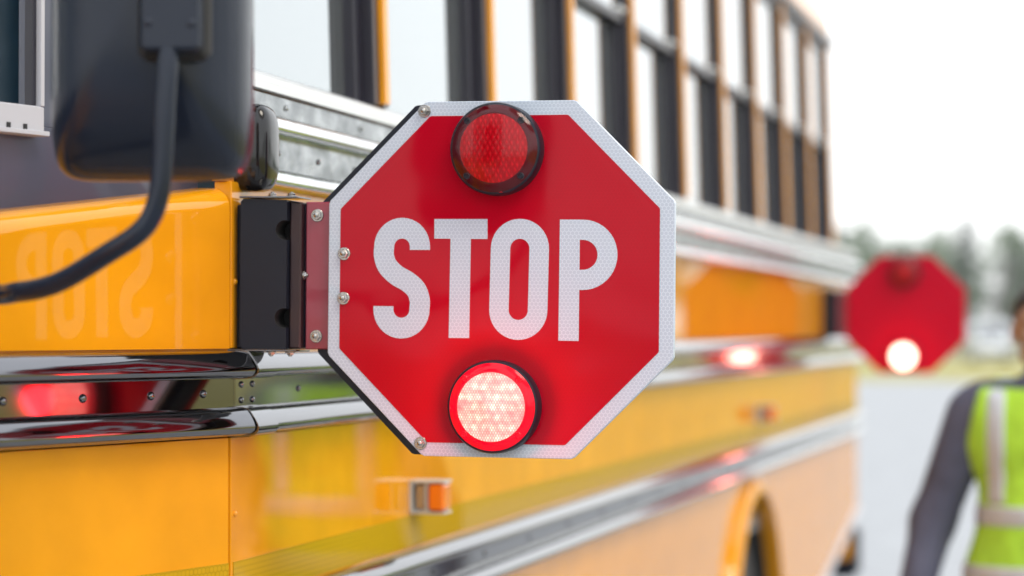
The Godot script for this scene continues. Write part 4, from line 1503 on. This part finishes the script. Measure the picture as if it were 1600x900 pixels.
func build_person(root: Node3D, armR: Array, armL: Array, shirt: Material, vest: bool) -> void:
	var hy := 1.595                    # head centre
	# joints, local: x to the person's left (viewer's right), z towards the viewer
	var neck := Vector3(0, 1.455, 0.0)
	var legs := []
	var trunk := [
		[Vector3(0, 1.30, -0.01), Vector3(0, 1.12, 0.0), 0.150, 0.135, 0.72],
		[Vector3(-0.085, 1.34, -0.01), Vector3(0.085, 1.34, -0.01), 0.105, 0.105, 0.85],
		[Vector3(-0.07, 0.98, 0.0), Vector3(0.07, 0.98, 0.0), 0.110, 0.110, 0.85],
		[Vector3(0, 1.12, 0.0), Vector3(0, 0.98, 0.0), 0.132, 0.145, 0.78],
		[Vector3(-0.15, 1.405, -0.01), Vector3(0.15, 1.405, -0.01), 0.060, 0.060]]
	var arms := []
	for a in [armR, armL]:
		arms.append([a[0], a[1], 0.056, 0.044]); arms.append([a[1], a[2], 0.044, 0.031])
	for sd in [-1.0, 1.0]:
		legs.append([Vector3(0.085 * sd, 0.92, 0), Vector3(0.105 * sd, 0.50, 0.012), 0.088, 0.058])
		legs.append([Vector3(0.105 * sd, 0.50, 0.012), Vector3(0.115 * sd, 0.10, -0.02), 0.058, 0.040])
	var feet := []
	for sd in [-1.0, 1.0]:
		feet.append([Vector3(0.115 * sd, 0.055, -0.045), Vector3(0.135 * sd, 0.045, 0.14), 0.048, 0.040])
	# body: one continuous skin surface
	var f := Field.new()
	f.k = 0.03
	f.bones = trunk + arms + legs + feet + [[neck + Vector3(0, -0.05, -0.01), Vector3(0, hy - 0.06, 0.0), 0.058, 0.052]]
	for a in [armR, armL]:
		var dn: Vector3 = (a[2] - a[1]).normalized()
		f.bones.append([a[2], a[2] + dn * 0.06, 0.027, 0.030])
	part_mesh(f.nets(Vector3(-0.45, -0.03, -0.28), Vector3(0.42, 1.60, 0.36), 0.016), "body", M.skin, root)
	# hands
	for a in [armR, armL]:
		var dn: Vector3 = (a[2] - a[1]).normalized()
		var sdx := signf(a[0].x)
		var across := (Vector3(0, 0, 1) - dn * dn.z).normalized()
		if absf(dn.z) > 0.8: across = (Vector3(0, 1, 0) - dn * dn.y).normalized()
		var curl := dn.cross(across) * (-sdx)
		if curl.x * sdx > 0: curl = -curl
		var h := Field.new()
		h.k = 0.007
		var hp: Vector3 = a[2] + dn * 0.01
		h.bones = [[hp, hp + dn * 0.03, 0.024, 0.026], [hp + dn * 0.03 + across * 0.020, hp + dn * 0.085 + across * 0.026, 0.017, 0.014], [hp + dn * 0.03 - across * 0.016, hp + dn * 0.080 - across * 0.024, 0.017, 0.013], [hp + dn * 0.03, hp + dn * 0.085, 0.018, 0.014]]
		h.bones.append_array(finger_bones(hp, dn, across, curl))
		var c: Vector3 = hp + dn * 0.085
		part_mesh(h.nets(c - Vector3.ONE * 0.12, c + Vector3.ONE * 0.12, 0.0042), "hand", M.skin, root)
	# head with face
	var hd := Field.new()
	hd.k = 0.018
	var hc := Vector3(0, hy, 0.01)
	hd.bones = [
		[hc + Vector3(0, 0.035, -0.015), hc + Vector3(0, 0.030, 0.018), 0.078, 0.074],
		[hc + Vector3(0, -0.03, 0.030), hc + Vector3(0, -0.075, 0.045), 0.058, 0.036],
		[hc + Vector3(-0.030, -0.055, 0.020), hc + Vector3(0.030, -0.055, 0.020), 0.034, 0.034],
		[hc + Vector3(0, 0.010, 0.090), hc + Vector3(0, -0.030, 0.108), 0.010, 0.014],
		[hc + Vector3(-0.024, 0.020, 0.082), hc + Vector3(0.024, 0.020, 0.082), 0.013, 0.013],
		[hc + Vector3(-0.015, -0.058, 0.082), hc + Vector3(0.015, -0.058, 0.082), 0.012, 0.012],
		[hc + Vector3(0, -0.06, -0.01), Vector3(0, 1.45, -0.012), 0.050, 0.056]]
	for sd in [-1.0, 1.0]:
		hd.bones.append([hc + Vector3(0.077 * sd, 0.012, -0.002), hc + Vector3(0.080 * sd, -0.020, 0.002), 0.013, 0.009])
	part_mesh(hd.nets(hc - Vector3(0.12, 0.17, 0.13), hc + Vector3(0.12, 0.14, 0.15), 0.0055), "head", M.skin, root)
	var hr := Field.new()
	hr.k = 0.02
	hr.bones = [[hc + Vector3(0, 0.050, -0.020), hc + Vector3(0, 0.052, 0.012), 0.080, 0.076], [hc + Vector3(0, 0.0, -0.040), hc + Vector3(0, 0.05, -0.03), 0.066, 0.080]]
	hr.grow = 0.005
	hr.cuts = [Plane(Vector3(0, -0.62, 0.78).normalized(), hc + Vector3(0, 0.052, 0.055))]
	part_mesh(hr.nets(hc - Vector3(0.12, 0.12, 0.15), hc + Vector3(0.12, 0.16, 0.14), 0.0065), "hair", M.hair, root)
	for sd in [-1.0, 1.0]:
		var mb := Mb.new()
		mb.T = Transform3D(Basis(), hc + Vector3(0.031 * sd, 0.004, 0.078))
		mb.lathe([Vector2(0.012, 0), Vector2(0.010, 0.006), Vector2(0.006, 0.0095), Vector2(0, 0.011)], 16, 60.0)
		part(mb, "eye", M.eye_white, root)
		mb = Mb.new()
		mb.T = Transform3D(Basis(), hc + Vector3(0.031 * sd, 0.004, 0.0865))
		mb.lathe([Vector2(0.0052, 0), Vector2(0.004, 0.0022), Vector2(0, 0.003)], 12, 60.0)
		part(mb, "iris", M.eye_dark, root)
		mb = Mb.new()
		mb.tube([hc + Vector3(0.016 * sd, 0.027, 0.094), hc + Vector3(0.034 * sd, 0.031, 0.089), hc + Vector3(0.048 * sd, 0.025, 0.078)], 0.0042, 0.0028, 8)
		part(mb, "eyebrow", M.hair, root)
	var mo := Mb.new()
	mo.tube([hc + Vector3(-0.022, -0.058, 0.088), hc + Vector3(-0.008, -0.055, 0.0945), hc + Vector3(0.008, -0.055, 0.0945), hc + Vector3(0.022, -0.058, 0.088)], 0.0045, 0.0045, 8)
	part(mo, "mouth", M.lip, root)
	# clothes follow the body
	var sh := Field.new()
	sh.k = 0.03; sh.grow = 0.013
	sh.bones = trunk + arms
	sh.bones.append([neck + Vector3(0, -0.04, -0.01), neck + Vector3(0, 0.01, -0.008), 0.060, 0.052])
	sh.cuts = []
	part_mesh(sh.nets(Vector3(-0.45, 0.78, -0.28), Vector3(0.42, 1.52, 0.34), 0.016), "shirt" if vest else "jacket", shirt, root)
	var tr := Field.new()
	tr.k = 0.03; tr.grow = 0.016
	tr.bones = legs + [trunk[2], trunk[3]]
	tr.cuts = [Plane(Vector3(0, 1, 0), Vector3(0, 1.01, 0))]
	part_mesh(tr.nets(Vector3(-0.28, 0.03, -0.22), Vector3(0.28, 1.05, 0.22), 0.018), "trousers", M.navy, root)
	var bo := Field.new()
	bo.k = 0.02; bo.grow = 0.010
	bo.bones = feet + [[Vector3(-0.115, 0.16, -0.02), Vector3(-0.115, 0.06, -0.03), 0.046, 0.050], [Vector3(0.115, 0.16, -0.02), Vector3(0.115, 0.06, -0.03), 0.046, 0.050]]
	bo.cuts = [Plane(Vector3(0, -1, 0), Vector3(0, 0.001, 0))]
	part_mesh(bo.nets(Vector3(-0.24, -0.03, -0.16), Vector3(0.26, 0.26, 0.24), 0.014), "shoes", M.black_rubber, root)
	if not vest: return
	# vest in three slices: lime cloth with silver bands round it, shoulder bands and a zip
	var vest_cuts := [Plane(Vector3(0, 1, 0.25).normalized(), Vector3(0, 1.455, 0.05)), Plane(Vector3(0, -1, 0), Vector3(0, 0.93, 0)),
		Plane(Vector3(-1, 0.25, 0).normalized(), Vector3(-0.185, 1.36, 0)), Plane(Vector3(1, 0.25, 0).normalized(), Vector3(0.185, 1.36, 0))]
	var ve := Field.new()
	ve.k = 0.05; ve.grow = 0.030
	ve.bones = trunk
	ve.cuts = vest_cuts
	part_mesh(ve.nets(Vector3(-0.30, 0.88, -0.28), Vector3(0.30, 1.52, 0.28), 0.014), "safety_vest", M.lime, root)
	for yy in [0.985, 1.135]:
		var bd := Field.new()
		bd.k = 0.05; bd.grow = 0.034
		bd.bones = trunk
		bd.cuts = vest_cuts + [Plane(Vector3(0, 1, 0), Vector3(0, yy + 0.027, 0)), Plane(Vector3(0, -1, 0), Vector3(0, yy - 0.027, 0))]
		part_mesh(bd.nets(Vector3(-0.30, yy - 0.05, -0.28), Vector3(0.30, yy + 0.05, 0.28), 0.009), "reflective_band", M.silver, root)
	for sd in [-1.0, 1.0]:
		var bd := Field.new()
		bd.k = 0.05; bd.grow = 0.034
		bd.bones = trunk
		bd.cuts = vest_cuts + [Plane(Vector3(1, 0, 0), Vector3(0.115 * sd + 0.026, 0, 0)), Plane(Vector3(-1, 0, 0), Vector3(0.115 * sd - 0.026, 0, 0)), Plane(Vector3(0, -1, 0), Vector3(0, 1.16, 0))]
		part_mesh(bd.nets(Vector3(0.115 * sd - 0.06, 1.12, -0.28), Vector3(0.115 * sd + 0.06, 1.52, 0.28), 0.010), "reflective_band", M.silver, root)

func part_mesh(m: ArrayMesh, called: String, material: Material, parent: Node3D) -> MeshInstance3D:
	return put(m, called, material, parent, Transform3D())

# ------------------------------------------------------------------ surroundings
func sheet(called: String, poly: Array, y: float, m: Material) -> void:
	var mb := Mb.new()
	var c := Vector3.ZERO
	for p in poly: c += Vector3(p.x, y, p.y) / poly.size()
	var k := poly.size()
	for i in range(1, k - 1):
		mb.tri(Vector3(poly[0].x, y, poly[0].y), Vector3(poly[i].x, y, poly[i].y), Vector3(poly[i + 1].x, y, poly[i + 1].y), Vector3.UP, Vector3.UP, Vector3.UP)
	structure(mb, called, m)

func build_ground() -> void:
	sheet("ground", [Vector2(-700, -900), Vector2(700, -900), Vector2(700, 500), Vector2(-700, 500)], 0.0, M.grass)
	sheet("road", [Vector2(-11, -84), Vector2(4.6, -84), Vector2(4.6, 90), Vector2(-11, 90)], 0.006, M.road)
	sheet("cross_road", [Vector2(-120, -150), Vector2(120, -150), Vector2(120, -136), Vector2(-120, -136)], 0.006, M.road)

func tree_parts(kind: int, sd: int) -> Array:
	# [trunk mesh, crown mesh] about 9 m tall; crown of leaf clumps round limbs
	var r := RandomNumberGenerator.new()
	r.seed = sd
	var tk := Mb.new(); var cr := Mb.new()
	var H := 9.0
	if kind == 0:
		tk.tube([Vector3(0, 0, 0), Vector3(0.1, 1.6, 0.05), Vector3(0.0, 3.2, -0.1), Vector3(0.15, 5.2, 0)], 0.26, 0.10, 9)
		var tips := []
		for i in 13:
			var a := r.randf() * TAU; var h := r.randf_range(2.0, 5.2)
			var len := r.randf_range(1.3, 2.9)
			var p0 := Vector3(0, h, 0)
			var p1 := p0 + Vector3(cos(a) * len, len * r.randf_range(0.3, 1.1), sin(a) * len)
			tk.tube([p0, p0.lerp(p1, 0.5) + Vector3(0, 0.15, 0), p1], 0.08, 0.025, 6)
			tips.append([p1, r.randf_range(0.8, 1.5)])
		tips.append([Vector3(0.1, 6.6, 0), 1.6]); tips.append([Vector3(0.3, 7.6, 0.2), 1.1])
		for t in tips:
			for j in 90:
				var q: Vector3 = Vector3(r.randfn(), r.randfn() * 0.8, r.randfn()).normalized() * t[1] * pow(r.randf(), 0.4)
				leaf(cr, t[0] + q, r.randf_range(0.12, 0.26), r)
	else:
		tk.tube([Vector3(0, 0, 0), Vector3(0.05, 4, 0), Vector3(0, 8.6, 0)], 0.2, 0.03, 8)
		for i in 44:
			var t := i / 43.0
			var h := lerpf(0.9, 8.5, t)
			var a := i * 2.4 + r.randf() * 0.5
			var len := lerpf(2.3, 0.35, t) * r.randf_range(0.75, 1.1)
			var dirv := Vector3(cos(a), -0.12, sin(a))
			tk.tube([Vector3(0, h, 0), Vector3(0, h, 0) + dirv * len], 0.035, 0.01, 5)
			for j in 26:
				var q := Vector3(0, h, 0) + dirv * len * sqrt(r.randf()) + Vector3(r.randfn() * 0.16, r.randfn() * 0.16, r.randfn() * 0.16)
				leaf(cr, q, r.randf_range(0.10, 0.2), r)
	return [tk.mesh(), cr.mesh()]

func leaf(mb: Mb, p: Vector3, s: float, r: RandomNumberGenerator) -> void:
	var a := Vector3(r.randfn(), r.randfn(), r.randfn()).normalized()
	var b := a.cross(Vector3(r.randfn(), r.randfn(), r.randfn())).normalized()
	var n := a.cross(b)
	mb.quad(p + a * s, p + b * s * 0.7, p - a * s, p - b * s * 0.7, n)

func build_trees() -> void:
	var src := []
	for i in 3: src.append([tree_parts(0, 11 + i), 0])
	for i in 2: src.append([tree_parts(1, 31 + i), 1])
	var r := RandomNumberGenerator.new()
	r.seed = 99
	var n := 0
	# belt behind the field, then trees along the far side of the verge that the panels mirror
	var spots := []
	for i in 20:
		spots.append([Vector3(-56 + i * 3.6 + r.randf_range(-1, 1), 0, -178 - r.randf_range(0, 24)), r.randf_range(0.85, 1.2), "belt"])
	for i in 9:
		spots.append([Vector3(-40 + i * 6.4 + r.randf_range(-1, 1), 0, -210 - r.randf_range(0, 20)), r.randf_range(1.1, 1.4), "belt"])
	for i in 16:
		spots.append([Vector3(-27 + i * 1.9 + r.randf_range(-0.8, 0.8), 0, -165 - r.randf_range(0, 16)), r.randf_range(0.62, 0.86), "belt"])
	for i in 17:
		spots.append([Vector3(17 + i * 3.8 + r.randf_range(-1, 1), 0, -176 - r.randf_range(0, 26)), r.randf_range(0.95, 1.3), "field"])
	for i in 16:
		spots.append([Vector3(44 + r.randf_range(-5, 8), 0, -160 + i * 13 + r.randf_range(-3, 3)), r.randf_range(0.8, 1.2), "verge"])
	for s in spots:
		var k: int = r.randi() % 5
		if s[2] != "belt": k = r.randi() % 3
		var kind: int = src[k][1]
		var o: Node3D
		if s[2] == "belt":
			if kind == 0: o = thing("broadleaf_tree", s[0], "broadleaf tree in the hazy tree belt far behind the bus", "tree", "broadleaf trees of the far belt")
			else: o = thing("conifer_tree", s[0], "pointed dark conifer in the hazy tree belt far behind the bus", "tree", "conifers of the far belt")
		elif s[2] == "field":
			o = thing("broadleaf_tree", s[0], "broadleaf tree at the far end of the meadow mirrored by the bus panels", "tree", "trees at the far end of the meadow")
		else:
			o = thing("broadleaf_tree", s[0], "broadleaf tree across the meadow from the bus's left side", "tree", "trees across the meadow")
		put(src[k][0][0], "trunk", M.bark, o, Transform3D())
		put(src[k][0][1], "crown", M.leaf if kind == 0 else M.needle, o, Transform3D())
		o.rotation.y = r.randf() * TAU
		o.scale = Vector3.ONE * s[1]
		n += 1

func build_van(at: Vector3, turn: float, label: String) -> void:
	var g := thing("van", at, label, "van", "")
	g.rotation.y = turn
	var side := PackedVector2Array([Vector2(-2.3, 0.35), Vector2(2.25, 0.35), Vector2(2.3, 0.75), Vector2(2.2, 1.02), Vector2(1.5, 1.18), Vector2(0.85, 1.92), Vector2(0.6, 2.0), Vector2(-2.2, 2.02), Vector2(-2.3, 1.9)])
	var mb := Mb.new()
	mb.T = Transform3D(Basis(Vector3(0, 0, 1), Vector3.UP, Vector3(-1, 0, 0)), Vector3(0.93, 0, 0))
	mb.poly(side, 0.0, 1.86, 0.04)
	part(mb, "body", M.car_white, g)
	mb = Mb.new()
	mb.face([Vector3(-0.80, 1.22, 1.478), Vector3(0.80, 1.22, 1.478), Vector3(0.74, 1.86, 0.92), Vector3(-0.74, 1.86, 0.92)], Vector3(0, 1, 0))
	part(mb, "windscreen", M.car_glass, g)
	for sx in [-1.0, 1.0]:
		mb = Mb.new()
		mb.box(Vector3(sx * 0.932, 1.52, 0.45), Vector3(0.008, 0.46, 0.8), 0.003)
		part(mb, "side_window", M.car_glass, g)
		mb = Mb.new()
		mb.box(Vector3(sx * 0.68, 0.88, 2.27), Vector3(0.32, 0.16, 0.05), 0.02)
		part(mb, "headlight", M.steel, g)
		for wz in [-1.45, 1.45]:
			mb = Mb.new()
			mb.T = Transform3D(Basis(Vector3.UP, PI / 2 * sx), Vector3(sx * 0.80, 0.34, wz))
			mb.lathe([Vector2(0.18, -0.1), Vector2(0.34, -0.1), Vector2(0.34, 0.12), Vector2(0.2, 0.14), Vector2(0.0, 0.12)], 24)
			part(mb, "wheel", M.tyre, g)
	mb = Mb.new()
	mb.box(Vector3(0, 0.48, 2.30), Vector3(1.8, 0.2, 0.1), 0.03)
	part(mb, "bumper", M.black_satin, g)

func _ready() -> void:
	rng.seed = 7
	cam = Camera3D.new()
	cam.name = "view_camera"
	add_child(cam)
	cam.position = EYE
	cam.rotation = Vector3(atan(PITCH_PX / F_PX), deg_to_rad(YAW), 0)
	cam.keep_aspect = Camera3D.KEEP_HEIGHT
	cam.near = 0.05
	cam.far = 3000.0
	var at := CameraAttributesPhysical.new()
	at.frustum_focal_length = 90.0
	at.exposure_aperture = 2.9
	at.frustum_focus_distance = 3.19
	at.frustum_near = 0.05
	at.frustum_far = 3000.0
	cam.attributes = at
	cam.fov = rad_to_deg(2.0 * atan(450.0 / F_PX))
	cam.current = true
	var sun := DirectionalLight3D.new()
	sun.name = "sun"
	add_child(sun)
	sun.light_energy = 0.35
	sun.light_angular_distance = 25.0
	sun.light_color = Color(1.0, 0.96, 0.9)
	sun.shadow_enabled = true
	sun.rotation = Vector3(deg_to_rad(-52), deg_to_rad(58), 0)
	var we := WorldEnvironment.new()
	we.name = "world"
	var env := Environment.new()
	env.background_mode = Environment.BG_SKY
	var sky := Sky.new()
	var sm := ProceduralSkyMaterial.new()
	sm.sky_top_color = srgb(1.08, 1.13, 1.20)
	sm.sky_horizon_color = srgb(1.06, 1.07, 1.05)
	sm.ground_bottom_color = srgb(0.2, 0.2, 0.18)
	sm.ground_horizon_color = srgb(0.6, 0.6, 0.58)
	sm.sky_energy_multiplier = 1.0
	sm.sky_curve = 0.22
	sm.sun_angle_max = 1.0
	sky.sky_material = sm
	env.sky = sky
	env.tonemap_mode = Environment.TONE_MAPPER_LINEAR
	env.tonemap_exposure = 1.72
	env.fog_enabled = true
	env.fog_density = 0.0007
	env.fog_light_color = Color(0.92, 0.94, 0.95)
	env.sdfgi_enabled = true
	env.ssao_enabled = true
	env.ssil_enabled = true
	we.environment = env
	add_child(we)
	make_materials()
	M.surround = mat(0.050, 0.056, 0.092, 0.30, 0.0, 0.5)
	build_ground()
	build_bus()
	build_front_sign()
	build_rear_sign()
	build_officer()
	build_photographer()
	build_van(on_ground(1545, 566) * Vector3(1, 0, 1), deg_to_rad(10), "white van parked on the far cross road behind the bus")
	build_trees()
